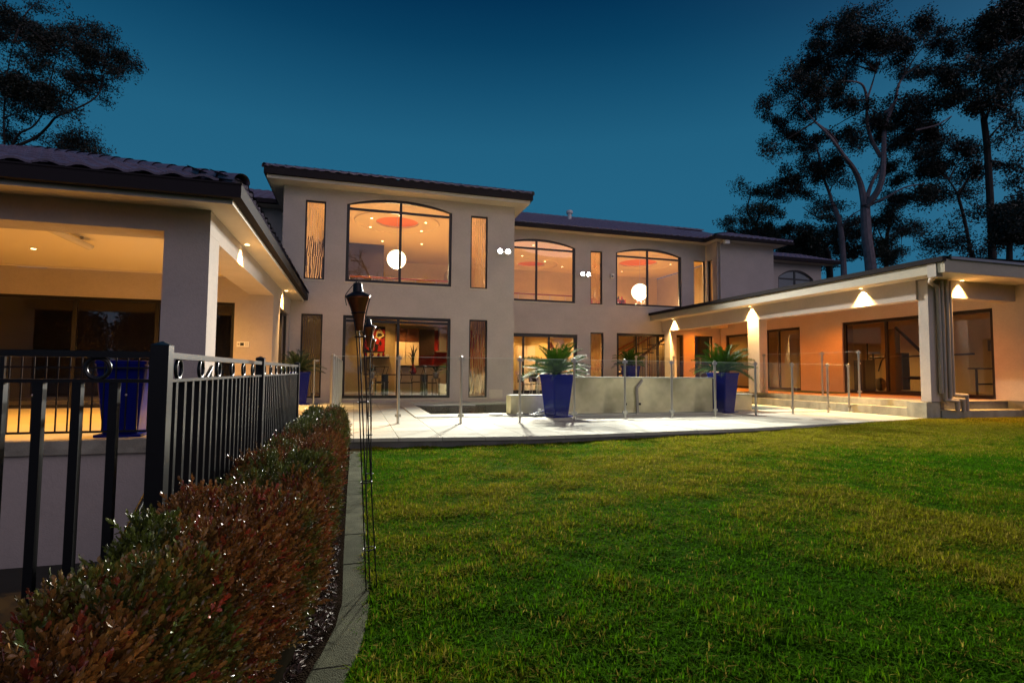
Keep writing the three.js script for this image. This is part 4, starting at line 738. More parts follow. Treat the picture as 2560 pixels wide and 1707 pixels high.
const leafBig = (() => { const pos = []; leafTris(pos, V(0, 0, 0), V(1, 0, 0), V(0, 1, 0), 0.24, 0.05); return bufGeo(pos); })();
/* ---------- inside: upstairs ---------- */
function pendant(label, x, y, z, r, cd) {
  const p = thing('pendant_lamp', label, 'lamp', [x, y, z], 'glowing globe pendants');
  part(p, 'lamp_globe', muv(new THREE.SphereGeometry(r, 32, 20)), M.globe); part(p, 'cord', rod(V(0, r, 0), V(0, 6.68 - y, 0), 0.006), M.alu); part(p, 'ceiling_rose', muv(new THREE.CylinderGeometry(0.07, 0.07, 0.03, 18).translate(0, 6.665 - y, 0)), M.alu);
  const l = new THREE.PointLight(rgb(1, 0.70, 0.34), cd, 0, 2); l.name = 'pendant_glow'; l.position.set(x, y - r - 0.06, z); l.castShadow = true; l.shadow.radius = 6; scene.add(l);
}
pendant('glowing white globe pendant behind the large left arched window', 1.41, 5.03, -20.0, 0.345, 14);
pendant('glowing white globe pendant behind the right arched window', 12.0, 4.50, -21.0, 0.36, 14);
function balustrade(label, a, b, y) {
  const t = thing('landing_balustrade', label, 'balustrade'); part(t, 'rail', rod(V(a[0], y, a[1]), V(b[0], y, b[1]), 0.03, 0.03, 10), M.railWood);
  const n = Math.max(2, Math.round(Math.hypot(b[0] - a[0], b[1] - a[1]) / 0.75)); for (let i = 0; i <= n; i++) { const x = lerp(a[0], b[0], i / n), z = lerp(a[1], b[1], i / n); part(t, 'post', rod(V(x, 3.28, z), V(x, y, z), 0.012), M.alu); } part(t, 'glass_panel', bx(Math.min(a[0], b[0]), Math.max(a[0], b[0]), 3.34, y - 0.08, a[1] - 0.004, a[1] + 0.004), M.fenceGlass);
}
balustrade('wooden handrail with glass behind the large left arched window', [-0.2, -18.0], [3.3, -18.0], 3.98);
balustrade('wooden landing handrail behind the middle arched window', [5.6, -20.6], [9.0, -20.6], 4.10);
{
  const s = thing('display_shelf', 'red wooden display shelf of small wares behind the right arched window', 'shelf', [11.6, 3.28, -23.2]);
  part(s, 'side_panel', bx(-1.1, -1.05, 0, 1.15, -0.2, 0.2), M.red); part(s, 'side_panel', bx(0.75, 0.8, 0, 1.15, -0.2, 0.2), M.railWood); part(s, 'back_panel', bx(-1.05, 0.75, 0, 1.15, -0.2, -0.17), M.red);
  for (let k = 0; k < 5; k++) part(s, 'shelf_board', bx(-1.05, 0.75, k * 0.28, k * 0.28 + 0.03, -0.17, 0.2), M.railWood);
  for (let k = 1; k < 5; k++) for (let i = 0; i < 9; i++) part(s, 'ware', lathe([[0.001, 0], [0.04, 0], [0.05, 0.06], [0.03, 0.12], [0.02, 0.18], [0.001, 0.18]], 8).translate(-0.95 + i * 0.2 + rr(-0.03, 0.03), k * 0.28 + 0.03, 0.05), [M.redGlass, M.white, M.darkWood][Math.floor(rnd() * 3)]);
  const ch = thing('bead_chandelier', 'hanging bead cluster under the right globe pendant', 'chandelier', [12.05, 3.95, -21.0]);
  for (let i = 0; i < 26; i++) { const a = rnd() * 6.3, r = rr(0.02, 0.28), y = rr(-0.3, 0.12); part(ch, 'bead', muv(new THREE.SphereGeometry(rr(0.014, 0.026), 6, 5).translate(r * Math.cos(a), y, r * Math.sin(a))), rnd() < 0.3 ? M.redGlass : M.alu); }
}

/* ---------- inside: dining room and kitchen ---------- */
{
  const t = thing('dining_table', 'long dark dining table behind the large ground-floor window', 'table', [1.55, 0.1, -18.5]);
  part(t, 'table_top', bx(-1.25, 1.2, 0.70, 0.735, -0.5, 0.5), M.darkWood); for (const x of [-0.55, 0.75]) part(t, 'pedestal', bx(x - 0.10, x + 0.10, 0, 0.70, -0.25, 0.25), M.darkWood);
  const mk = (label, x, z, turn) => {
    const c = thing('dining_chair', label, 'chair', [x, 0.1, z], 'metal dining chairs', turn);
    part(c, 'seat', bx(-0.21, 0.21, 0.44, 0.475, -0.2, 0.2), M.darkWood); for (const sx of [-0.19, 0.19]) { part(c, 'leg', rod(V(sx, 0, 0.18), V(sx, 0.44, 0.18), 0.011), M.alu); part(c, 'rear_leg', tube([V(sx, 0, -0.2), V(sx, 0.45, -0.18), V(sx * 0.8, 0.66, -0.19), V(sx * 1.25, 0.98, -0.26)], 0.010, 6, 24), M.iron); }
    part(c, 'top_rail', rod(V(-0.24, 0.98, -0.26), V(0.24, 0.98, -0.26), 0.010), M.iron);
    for (let r = 0; r < 3; r++) for (let q = 0; q < 6; q++) part(c, 'stud', muv(new THREE.SphereGeometry(0.013, 6, 5).translate(-0.15 + q * 0.06, 0.80 + r * 0.055, -0.225 - r * 0.012)), M.alu);
  };
  mk('metal dining chair at the left end of the dark table, window side', 0.75, -17.85, Math.PI * 0 + 3.0); mk('metal dining chair at the middle of the dark table, window side', 1.62, -17.85, 3.2); mk('metal dining chair at the right of the dark table, window side', 2.42, -17.85, 3.1);
  mk('metal dining chair across the dark table, left', 0.95, -19.2, 0.05); mk('metal dining chair across the dark table, right', 2.15, -19.2, -0.1);
  const v = thing('red_vase', 'pear-shaped dark red vase on the dining table', 'vase', [1.93, 0.836, -18.5]);
  part(v, 'body', lathe([[0.001, 0], [0.07, 0], [0.12, 0.06], [0.125, 0.11], [0.08, 0.2], [0.035, 0.27], [0.028, 0.36], [0.035, 0.38]], 24), M.redGlass);
  const pl = thing('strap_leaf_plant', 'dark strap-leaved stems standing in the red vase', 'plant', [1.93, 1.19, -18.5]);
  for (let i = 0; i < 11; i++) { const a = i * 2.4, h = rr(0.4, 0.75), s = rr(0.15, 0.5); const c = new THREE.CatmullRomCurve3([V(0, -0.2, 0), V(0.3 * s * Math.cos(a), h * 0.6, 0.3 * s * Math.sin(a)), V(s * Math.cos(a), h * (s > 0.35 ? 0.75 : 1), s * Math.sin(a))]); const pts = c.getPoints(8), pos = []; for (let k = 0; k < 8; k++) { const w0 = 0.022 * Math.sin(Math.PI * (0.1 + 0.9 * k / 8)), w1 = 0.022 * Math.sin(Math.PI * (0.1 + 0.9 * (k + 1) / 8)), A = pts[k], B = pts[k + 1], sx = -Math.sin(a), sz = Math.cos(a); pos.push(A.x - sx * w0, A.y, A.z - sz * w0, A.x + sx * w0, A.y, A.z + sz * w0, B.x + sx * w1, B.y, B.z + sz * w1, A.x - sx * w0, A.y, A.z - sz * w0, B.x + sx * w1, B.y, B.z + sz * w1, B.x - sx * w1, B.y, B.z - sz * w1); } part(pl, 'leaf', bufGeo(pos), M.frondDark); }
  // painting: loose red, cream and black shapes
  const paint = tex(256, (u, v2) => { const d = Math.hypot((u - 0.72) * 1.1, v2 - 0.66) + 0.34 * (fbm(u * 6, v2 * 6, 5, 3) - 0.5), k = fbm(u * 5, v2 * 5, 15, 4); if (d < 0.2) return d < 0.07 ? [0.12, 0.1, 0.06] : [0.82, 0.76, 0.55]; if (k < 0.40 || v2 > 0.9) return [0.08, 0.02, 0.03]; return [0.62 + 0.3 * (k - 0.4), 0.05, 0.04]; }, true);
  const pg = thing('wall_painting', 'red, cream and black abstract painting above the dining shelf', 'painting', [0.72, 2.14, -21.0]);
  part(pg, 'frame', bx(-0.40, 0.40, -0.48, 0.48, 0.002, 0.025), M.black); const cv = part(pg, 'canvas', new THREE.PlaneGeometry(0.76, 0.92), new THREE.MeshStandardMaterial({ map: paint, roughness: 0.6 })); cv.position.z = 0.028;
  const sh = thing('wall_shelf', 'dark floating shelf under the red painting', 'shelf', [0.85, 1.44, -21.0]); part(sh, 'board', bx(-0.5, 0.42, -0.03, 0.03, 0.001, 0.2), M.darkWood);
  [[0.42, 0.16, 'tall red glass vase at the left end of the dark shelf'], [0.66, 0.20, 'red glass vase left of centre on the dark shelf'], [0.88, 0.13, 'squat red glass vase at the middle of the dark shelf'], [1.06, 0.18, 'red glass vase right of centre on the dark shelf']].forEach(([x, h, l]) => { const o = thing('shelf_vase', l, 'vase', [x, 1.471, -20.88], 'red vases on the shelf'); part(o, 'body', lathe([[0.001, 0], [0.035, 0], [0.055, h * 0.35], [0.03, h * 0.75], [0.04, h], [0.034, h]], 16), M.redGlass); });
  const rg = thing('white_ring_ornament', 'small white ring ornament at the right end of the dark shelf', 'ornament', [1.2, 1.52, -20.88]); part(rg, 'ring', muv(new THREE.TorusGeometry(0.04, 0.013, 8, 20)), M.white);
  const k = thing('kitchen_bench', 'pale kitchen island bench with dark top behind the dining table', 'bench', [2.6, 0.1, -20.6]); part(k, 'front_panel', bx(-0.9, 0.75, 0, 1.0, -0.4, 0.3), M.cream); part(k, 'bench_top', bx(-0.95, 1.4, 1.0, 1.05, -0.45, 0.35), M.darkWood);
  const kc = thing('kitchen_cabinets', 'wall of tall pale and brown kitchen cabinets', 'cabinet', [1.5, 0.1, -23.2]);
  [[0.05, 0.55, 0, 2.05, M.cream], [0.57, 1.10, 0, 2.05, M.cream], [0.05, 0.55, 2.07, 2.6, M.wood], [0.57, 1.10, 2.07, 2.6, M.wood], [1.12, 1.75, 1.5, 2.6, M.darkWood], [1.12, 3.2, 0, 0.9, M.darkWood]].forEach(([a, b, c, d, m]) => part(kc, 'cabinet_door', bx(a, b, c, d, 0.002, 0.45), m)); part(kc, 'splashback', bx(1.12, 3.2, 0.9, 2.6, 0.002, 0.02), M.red);
  const rh = thing('range_hood', 'slim steel range hood on the red kitchen wall', 'range hood', [3.62, 1.75, -22.95]); part(rh, 'flue', bx(-0.16, 0.16, 0.06, 1.0, -0.2, 0.1), M.alu); part(rh, 'canopy', bx(-0.3, 0.3, 0, 0.06, -0.22, 0.22), M.alu);
  for (const [x, z, l] of [[0.55, -17.55, 'small rosette plant on a stand at the left of the dining table'], [2.55, -17.4, 'small rosette plant on a stand near the right side of the dining window']]) { const o = thing('rosette_plant', l, 'plant', [x, 0.1, z], 'rosette plants on stands'); part(o, 'stand', join([bx(-0.13, 0.13, 0.60, 0.62, -0.13, 0.13), ...[[-1, -1], [1, -1], [-1, 1], [1, 1]].map(([q, w]) => bx(q * 0.11 - 0.01, q * 0.11 + 0.01, 0, 0.60, w * 0.11 - 0.01, w * 0.11 + 0.01))]), M.darkWood); part(o, 'pot', lathe([[0.001, 0.62], [0.08, 0.62], [0.11, 0.80], [0.10, 0.80]], 16), M.alu); for (let i = 0; i < 14; i++) { const f = part(o, 'leaf', leafBig, M.frondDark); f.position.y = 0.8; f.rotation.order = 'YXZ'; f.rotation.set(0, i * 2.4, rr(0.3, 1.1)); } }
}
/* ---------- inside: living and stair ---------- */
{
  const l = thing('cone_pendant', 'copper cone pendant behind the terrace glass doors', 'lamp', [8.0, 1.95, -21.4]); part(l, 'shade', lathe([[0.02, 0.30], [0.03, 0.25], [0.16, 0.0], [0.155, 0.0], [0.02, 0.24]], 20), M.copper); part(l, 'cord', rod(V(0, 0.28, 0), V(0, 0.91, 0), 0.005), M.black); part(l, 'lamp_bulb', muv(new THREE.SphereGeometry(0.04, 12, 8).translate(0, 0.06, 0)), M.bulb);
  const pl = new THREE.PointLight(rgb(1, 0.55, 0.2), 8, 0, 2); pl.name = 'cone_pendant_glow'; pl.position.set(8.0, 1.93, -21.4); pl.castShadow = true; scene.add(pl);
  const c = thing('living_cabinet', 'pale tall cabinet at the back of the living room', 'cabinet', [7.3, 0.1, -22.9]); part(c, 'carcass', bx(-0.4, 0.4, 0, 2.0, -0.08, 0.3), M.cream); part(c, 'door', bx(-0.38, -0.005, 0.05, 1.95, 0.3, 0.32), M.cream); part(c, 'door', bx(0.005, 0.38, 0.05, 1.95, 0.3, 0.32), M.cream);
  const m = thing('fireplace', 'stone fireplace with mantel at the back of the living room', 'fireplace', [8.35, 0.1, -22.9]); part(m, 'mantel', bx(-0.55, 0.55, 1.35, 1.45, -0.08, 0.35), M.stone[2]); part(m, 'surround', join([bx(-0.5, -0.3, 0, 1.35, -0.08, 0.3), bx(0.3, 0.5, 0, 1.35, -0.08, 0.3), bx(-0.3, 0.3, 1.0, 1.35, -0.08, 0.3)]), M.stone[1]);
  const st = thing('indoor_stair', 'indoor stair with orange wooden handrails behind the terrace window', 'stair', [0, 0, 0]);
  for (let i = 0; i < 12; i++) part(st, 'tread', bx(9.9 + i * 0.27, 10.19 + i * 0.27, 0.1 + i * 0.19, 0.15 + i * 0.19, -21.9, -20.9), M.darkWood);
  for (const z of [-20.85, -21.95]) part(st, 'handrail', rod(V(9.5, 0.98, z), V(13.1, 3.3 - 0.45, z), 0.035, 0.035, 10), M.railWood); part(st, 'stringer', rod(V(9.8, 0.12, -20.88), V(13.1, 2.45, -20.88), 0.06, 0.06, 6), M.darkWood);
  const cu = thing('curtain_reflection_canes', 'dark upright canes standing in for the bamboo reflection on the curtains behind the terrace window', 'screen', [12.3, 0.1, -20.35]); for (let i = 0; i < 34; i++) { const x = -1.0 + i * 0.058; part(cu, 'cane', rod(V(x, 0, rr(-0.03, 0.03)), V(x + rr(-0.05, 0.05), 2.6, rr(-0.03, 0.03)), 0.012, 0.010, 5), i % 3 ? M.darkWood : M.wood); }  // canes are added to stand in for a bamboo-patterned reflection on curtains
}
/* ---------- inside: gym ---------- */
{
  const e = thing('elliptical_trainer', 'elliptical trainer with upright console behind the gym doors', 'exercise machine', [16.4, 0.362, -13.55], null, 0.9);
  part(e, 'flywheel_cover', muv(new THREE.SphereGeometry(0.27, 18, 12).scale(1.25, 0.8, 0.5).translate(-0.5, 0.28, 0)), M.black); part(e, 'base_frame', join([bx(-0.8, 0.7, 0.03, 0.08, -0.05, 0.05), bx(-0.8, -0.74, 0, 0.05, -0.28, 0.28), bx(0.64, 0.7, 0, 0.05, -0.28, 0.28)]), M.alu); part(e, 'ramp', rod(V(-0.3, 0.15, 0.1), V(0.5, 0.42, 0.1), 0.04), M.darkWood); part(e, 'mast', rod(V(0.28, 0.08, 0), V(0.36, 1.28, 0), 0.035), M.black); part(e, 'console', bx(0.24, 0.52, 1.28, 1.34, -0.16, 0.16), M.alu);
  for (const s of [-1, 1]) part(e, 'arm', tube([V(0.3, 0.7, s * 0.12), V(0.2, 1.05, s * 0.2), V(-0.05, 1.2, s * 0.24), V(-0.12, 1.6, s * 0.26)], 0.022, 6, 24), M.black);
  const s = thing('floor_speaker', 'black floor speaker just inside the gym door', 'speaker', [15.6, 0.362, -13.3]); part(s, 'cabinet', bx(-0.2, 0.2, 0, 1.05, -0.2, 0.2), M.black); part(s, 'badge', bx(-0.205, -0.2, 0.92, 0.97, -0.05, 0.05), M.white);
  const g = thing('multi_gym', 'black multi gym frame with slanting beam behind the gym doors', 'exercise machine', [17.1, 0.362, -13.5]);
  part(g, 'upright', bx(-0.1, 0.1, 0, 2.1, -0.15, 0.15), M.black); part(g, 'weight_stack', bx(-0.16, 0.16, 0.1, 1.3, 0.16, 0.4), M.black); part(g, 'slanting_beam', rod(V(0, 2.15, 0.1), V(0, 0.9, 1.3), 0.05, 0.05, 6), M.black); part(g, 'front_post', rod(V(0, 0, 1.3), V(0, 1.0, 1.3), 0.05, 0.05, 6), M.black); part(g, 'bench', bx(-0.14, 0.14, 0.45, 0.55, 0.4, 1.2), M.black); part(g, 'cross_bar', rod(V(-0.3, 1.15, -0.6), V(-0.3, 1.2, 2.6), 0.03), M.black); part(g, 'base_bar', bx(-0.06, 0.06, 0, 0.08, -0.2, 1.4), M.black);
  const b = thing('exercise_bike', 'exercise bike behind the farther gym door', 'exercise machine', [16.3, 0.362, -15.9], null, 0.4); part(b, 'flywheel', muv(new THREE.CylinderGeometry(0.24, 0.24, 0.06, 24).rotateX(Math.PI / 2).translate(0.4, 0.3, 0)), M.black); part(b, 'frame', join([rod(V(-0.4, 0.04, 0), V(0.5, 0.04, 0), 0.03), rod(V(-0.1, 0.04, 0), V(-0.25, 0.75, 0), 0.03), rod(V(0.1, 0.1, 0), V(0.4, 1.05, 0), 0.03)]), M.black); part(b, 'saddle', bx(-0.4, -0.12, 0.75, 0.82, -0.1, 0.1), M.black); part(b, 'console', bx(0.3, 0.5, 1.05, 1.28, -0.15, 0.15), M.black);
  const t = thing('games_table', 'trestle games table inside the gym right of the corner pier', 'table', [17.2, 0.362, -9.75]); part(t, 'table_top', bx(-0.75, 0.75, 0.76, 0.80, -1.1, 0.9), M.black); for (const [x, z] of [[-0.65, -0.95], [0.65, -0.95], [-0.65, 0.75], [0.65, 0.75], [-0.65, -0.1]]) part(t, 'leg', rod(V(x, 0, z), V(x, 0.76, z), 0.03), M.black); for (const z of [-0.95, 0.75]) part(t, 'brace', rod(V(-0.65, 0.35, z), V(0.65, 0.35, z), 0.02), M.black);
  const mt = thing('turf_mat', 'green turf mat on the verandah floor by the orange wall', 'mat', [14.3, 0.361, -14.4]); part(mt, 'mat', bx(-0.45, 0.45, 0, 0.03, -1.5, 1.2), mat(0.03, 0.09, 0.015, { roughness: 1, bumpMap: rep(tBump, 4), bumpScale: 0.01 }));
}

/* ---------- trees ---------- */
M.bark = mat(0.36, 0.29, 0.33, { roughness: 0.85, map: rep(tStain, 0.8), bumpMap: rep(tBump, 1.5), bumpScale: 0.01 });
M.barkDark = mat(0.045, 0.036, 0.032, { roughness: 0.9, map: rep(tStain, 0.8) });
M.gumLeaf = new THREE.MeshStandardMaterial({ color: 0xffffff, roughness: 0.5, side: THREE.DoubleSide });
const sprayGeo = [0, 1, 2, 3].map(() => {
  const pos = [];
  for (let i = 0; i < 16; i++) { const d = V(rr(-1, 1), rr(-0.75, 0.75), rr(-1, 1)), c = d.clone().multiplyScalar(0.26), dir = V(rr(-1, 1), rr(-1.1, 0.5), rr(-1, 1)).normalize(), s = dir.clone().cross(V(rr(-1, 1), rr(-1, 1), rr(-1, 1))).normalize(), L = rr(0.09, 0.17), w = rr(0.022, 0.038), m = c.clone().addScaledVector(dir, L * 0.45), e = c.clone().addScaledVector(dir, L), a = m.clone().addScaledVector(s, w), b = m.clone().addScaledVector(s, -w); for (const [p, q, r] of [[c, a, b], [a, e, b]]) pos.push(p.x, p.y, p.z, q.x, q.y, q.z, r.x, r.y, r.z); }
  for (let i = 0; i < 3; i++) { const e = V(rr(-1, 1), rr(-0.7, 0.7), rr(-1, 1)).multiplyScalar(0.26), t = 0.006; pos.push(-t, 0, 0, t, 0, 0, e.x, e.y, e.z); }
  return bufGeo(pos);
});
function limbGeo(pts, r0, r1, seg = 8) {           // tapering limb along a curve
  const c = new THREE.CatmullRomCurve3(pts), n = Math.max(6, pts.length * 5), fr = c.computeFrenetFrames(n, false), pos = [], P = c.getPoints(n);
  const q = (i, j) => { const a = j / seg * 2 * Math.PI, r = lerp(r0, r1, Math.pow(i / n, 0.8)); return P[i].clone().addScaledVector(fr.normals[i], r * Math.cos(a)).addScaledVector(fr.binormals[i], r * Math.sin(a)); };
  for (let i = 0; i < n; i++) for (let j = 0; j < seg; j++) { const a = q(i, j), b = q(i, j + 1), d = q(i + 1, j), e = q(i + 1, j + 1); for (const v of [a, d, b, b, d, e]) pos.push(v.x, v.y, v.z); }
  return bufGeo(pos);
}
/* limbs and leaf masses were measured against the sky; each gets its own depth so that the crown is a volume */
function tree(label, o) {
  const { depth, map, limbs, masses, bark = M.barkDark, tint = [0.016, 0.020, 0.009], k = 3.8, size = 1.2, spread = 0.10 } = o;
  const t = thing('gum_tree', label, 'tree', [0, 0, 0], 'tall trees round the house'), all = [];
  const px = (x, y, d) => at(map[0] + x / map[2], map[1] + y / map[2], d);
  limbs.forEach(([w0, w1, ...p], i) => {
    const pts = p.map(([x, y], j) => px(x, y, depth * (1 + (j ? 1 : 0) * spread * 0.5 * Math.sin(i * 2.1 + j * 0.6) * Math.min(1, (i ? 0.35 : 0.05) * j))));
    if (i === 0) { const b = pts[0]; pts.unshift(V(b.x, -1.4, b.z)); }
    const s = depth / 1346.6 / map[2];
    part(t, i === 0 ? 'trunk' : 'limb', limbGeo(pts, w0 * s / 2, w1 * s / 2, i === 0 ? 10 : 7), bark);
    pts.slice(i ? 0 : 2).forEach((q) => all.push(q));
  });
  const list = [], twigs = [];
  for (const [x, y, rx, ry, dense = 1] of masses) {
    const dd = depth * (1 + rr(-spread, spread)), c = px(x, y, dd), s = dd / 1346.6 / map[2], a = rx * s * 1.08, b = ry * s * 1.05, area = a * b;
    const n = Math.max(5, Math.round(area / (0.06 * size * size) * 3.6 * dense * k));
    let best = all[0], bd = 1e9; for (const q of all) { const d = q.distanceTo(c); if (d < bd) { bd = d; best = q; } }
    const hubs = []; for (let h = 0; h < Math.max(5, Math.round(area * 6.5)); h++) { const r = 1.18 * Math.pow(rnd(), 0.5), th = rnd() * 6.283, u = rr(-1, 1), q = Math.sqrt(1 - u * u); hubs.push(V(c.x + a * r * q * Math.cos(th), c.y + b * r * u, c.z + (a + b) / 2 * r * q * Math.sin(th))); }
    twigs.push(limbGeo([best, best.clone().lerp(c, 0.5).add(V(rr(-0.3, 0.3), rr(0, 0.4), rr(-0.3, 0.3))), c], 0.03 + 0.008 * bd, 0.015, 5));
    for (const h of hubs) twigs.push(limbGeo([c, c.clone().lerp(h, 0.55).add(V(rr(-0.15, 0.15), rr(0, 0.2), rr(-0.15, 0.15))), h], 0.014, 0.006, 4));
    for (let i = 0; i < n; i++) {
      const h = hubs[Math.floor(rnd() * hubs.length)], sg = 0.20 + 0.42 * ((hubs.indexOf(h) * 0.618) % 1), g3 = () => (rnd() + rnd() + rnd() - 1.5) * 1.5;
      dummy.position.set(h.x + g3() * sg, h.y + g3() * sg * 0.55, h.z + g3() * sg); dummy.rotation.set(rnd() * 6.3, rnd() * 6.3, rnd() * 6.3); dummy.scale.setScalar(size * rr(0.75, 1.25)); dummy.updateMatrix();
      const v = rr(0.6, 1.4); list.push([dummy.matrix.clone(), rgb(tint[0] * v, tint[1] * v, tint[2] * v)]);
    }
  }
  if (twigs.length) part(t, 'twigs', join(twigs), M.barkDark);
  if (list.length) scatter(t, 'crown', sprayGeo, M.gumLeaf, list);
  return t;
}
const RM = [1860, 0, 2.24], LM = [0, 0, 3.7325];
tree('tall forked tree with pale smooth trunk rising behind the gym wing', { depth: 38, map: RM, bark: M.bark, limbs: [
  [62, 46, [712, 1500], [690, 1330], [682, 1190], [680, 1130]],
  [40, 10, [680, 1150], [655, 1030], [620, 950], [560, 870], [480, 760], [400, 680]], [42, 10, [690, 1150], [745, 1080], [775, 1000], [785, 860], [795, 700], [850, 560], [870, 470], [900, 420]],
  [26, 12, [690, 1110], [720, 1020], [760, 950]], [24, 8, [770, 880], [720, 790], [690, 680], [690, 560], [660, 470], [560, 450]], [16, 6, [705, 1150], [790, 1110], [900, 1050], [1010, 1030]],
  [14, 6, [840, 580], [780, 640], [700, 600]], [14, 5, [690, 560], [720, 470], [740, 400]], [12, 5, [540, 840], [500, 760], [380, 660], [320, 560]], [12, 5, [960, 730], [1080, 700], [1165, 650]]],
  masses: [[680, 190, 190, 80, 1.5], [480, 240, 90, 70, 1.3], [400, 360, 110, 90, 1.3], [350, 470, 110, 70, 1.3], [130, 610, 50, 50], [220, 500, 50, 30], [620, 330, 150, 70, 1], [940, 180, 90, 60, 1.2], [1090, 190, 80, 60], [1170, 260, 60, 60, 1.2], [960, 400, 90, 50, 1.1], [780, 300, 100, 60, 1.1], [500, 560, 120, 60], [300, 660, 110, 60], [210, 790, 90, 50], [130, 850, 40, 30], [400, 780, 90, 50], [620, 580, 80, 50], [740, 700, 110, 70], [880, 650, 140, 70, 1.2], [1000, 560, 80, 50], [600, 760, 120, 50], [930, 780, 160, 60, 1.2], [1060, 780, 120, 70, 1.1], [560, 930, 110, 50, 0.8], [900, 960, 120, 60], [980, 1080, 110, 60, 1.1], [780, 950, 80, 50, 0.7], [880, 1130, 90, 50, 0.8], [850, 250, 90, 50, 1], [560, 170, 80, 50, 1.1]] });
tree('slimmer leaning tree left of the pale forked trunk', { depth: 41, map: RM, bark: M.bark, limbs: [[34, 24, [560, 1500], [545, 1300], [530, 1220], [500, 1150]], [20, 8, [500, 1150], [480, 1080], [450, 1000], [430, 900], [400, 800]], [12, 5, [550, 1270], [600, 1210], [655, 1175]], [10, 4, [440, 1230], [400, 1210], [330, 1160]]],
  masses: [[340, 990, 130, 60], [260, 1020, 60, 40], [330, 1080, 90, 40], [480, 950, 60, 60, 0.8], [400, 880, 70, 50, 0.7], [560, 1000, 50, 40, 0.6], [470, 1180, 80, 40, 0.8], [420, 1170, 50, 40, 0.6]] });
tree('dense low tree just behind the upper right block of the house', { depth: 46, map: RM, size: 1.3, tint: [0.016, 0.022, 0.009], limbs: [[40, 26, [480, 1500], [470, 1420], [450, 1360]], [20, 8, [450, 1360], [380, 1330], [300, 1340]], [20, 8, [460, 1380], [560, 1300], [620, 1240]]], masses: [[350, 1340, 150, 70, 1.5], [560, 1270, 120, 70, 1.3], [440, 1430, 140, 60, 1.6], [620, 1400, 60, 80, 1.2], [260, 1380, 60, 60, 1.3], [250, 1440, 70, 60, 1.4]] });
tree('leafy tree at the roof end right of the sky gap', { depth: 44, map: RM, size: 1.2, tint: [0.026, 0.036, 0.013], limbs: [[36, 20, [90, 1500], [80, 1350], [70, 1250]], [14, 6, [70, 1250], [110, 1160], [160, 1100]], [14, 6, [70, 1260], [20, 1180], [40, 1080]]], masses: [[60, 1060, 90, 40, 0.8], [170, 1100, 60, 50, 0.8], [60, 1210, 110, 70, 1.1], [120, 1310, 110, 60, 1.3], [-40, 1290, 90, 60, 1.2], [60, 1370, 120, 60, 1.4]] });
tree('low spreading tree between the two tall trunks', { depth: 45, map: RM, size: 1.15, tint: [0.024, 0.031, 0.012], limbs: [[30, 16, [800, 1500], [800, 1350], [830, 1200]], [10, 5, [805, 1330], [880, 1290], [960, 1270]], [10, 5, [800, 1380], [760, 1300], [740, 1240]]], masses: [[800, 1250, 90, 70], [830, 1170, 60, 50, 0.8], [910, 1280, 80, 35, 0.9], [780, 1360, 80, 60, 1.1], [880, 1400, 50, 50, 0.9], [980, 1265, 60, 25, 0.8], [740, 1440, 60, 50, 1.2]] });
tree('tall dark tree at the right edge of the picture', { depth: 33, map: RM, limbs: [[44, 30, [1395, 1500], [1390, 1300], [1375, 1000], [1362, 800], [1345, 660]], [22, 8, [1345, 660], [1320, 560], [1310, 480]], [18, 6, [1350, 700], [1380, 600], [1420, 520]], [14, 5, [1370, 780], [1420, 720], [1500, 640]], [12, 5, [1385, 900], [1440, 910], [1530, 960]], [14, 5, [1310, 520], [1400, 400], [1480, 250]]],
  masses: [[1500, 70, 140, 110, 1.4], [1380, 170, 110, 80, 1.1], [1480, 280, 140, 110, 1.3], [1300, 270, 90, 60, 1], [1240, 400, 110, 80, 1.2], [1400, 400, 130, 80, 1.2], [1550, 430, 70, 120, 1.2], [1200, 520, 110, 70, 1.2], [1080, 590, 80, 50], [1320, 590, 110, 60, 1], [1500, 580, 80, 60, 0.8], [1460, 780, 70, 40, 0.6], [1530, 900, 60, 60, 0.7], [1550, 740, 40, 60, 0.7], [1540, 1000, 50, 50, 0.9], [1620, 200, 80, 150, 1.3]] });
tree('slender stepped tree between the forked trunk and the right-edge tree', { depth: 36, map: RM, limbs: [[24, 14, [1285, 1500], [1270, 1400], [1235, 1220], [1200, 1090]], [12, 5, [1200, 1090], [1150, 1010], [1080, 960]], [12, 5, [1205, 1100], [1260, 1000], [1290, 940]]], masses: [[1150, 900, 150, 60, 1.1], [1080, 970, 100, 50], [1250, 830, 100, 40, 0.8], [1290, 960, 90, 60, 1], [1130, 1070, 90, 50, 0.8], [1290, 1070, 60, 40, 0.7], [1200, 1360, 100, 35, 1], [1310, 1180, 70, 45, 0.9], [1060, 1370, 55, 45, 0.9], [1190, 1280, 50, 18, 0.7], [1320, 1400, 50, 40, 1]] });
tree('black mass of low foliage at the right edge above the metal roof', { depth: 30, map: RM, size: 1.1, tint: [0.018, 0.022, 0.010], limbs: [[40, 20, [1490, 1500], [1490, 1300], [1480, 1150]]], masses: [[1480, 1180, 90, 80, 1.8], [1500, 1330, 110, 100, 2.2], [1560, 1150, 70, 70, 1.6], [1600, 1300, 80, 120, 2]] });
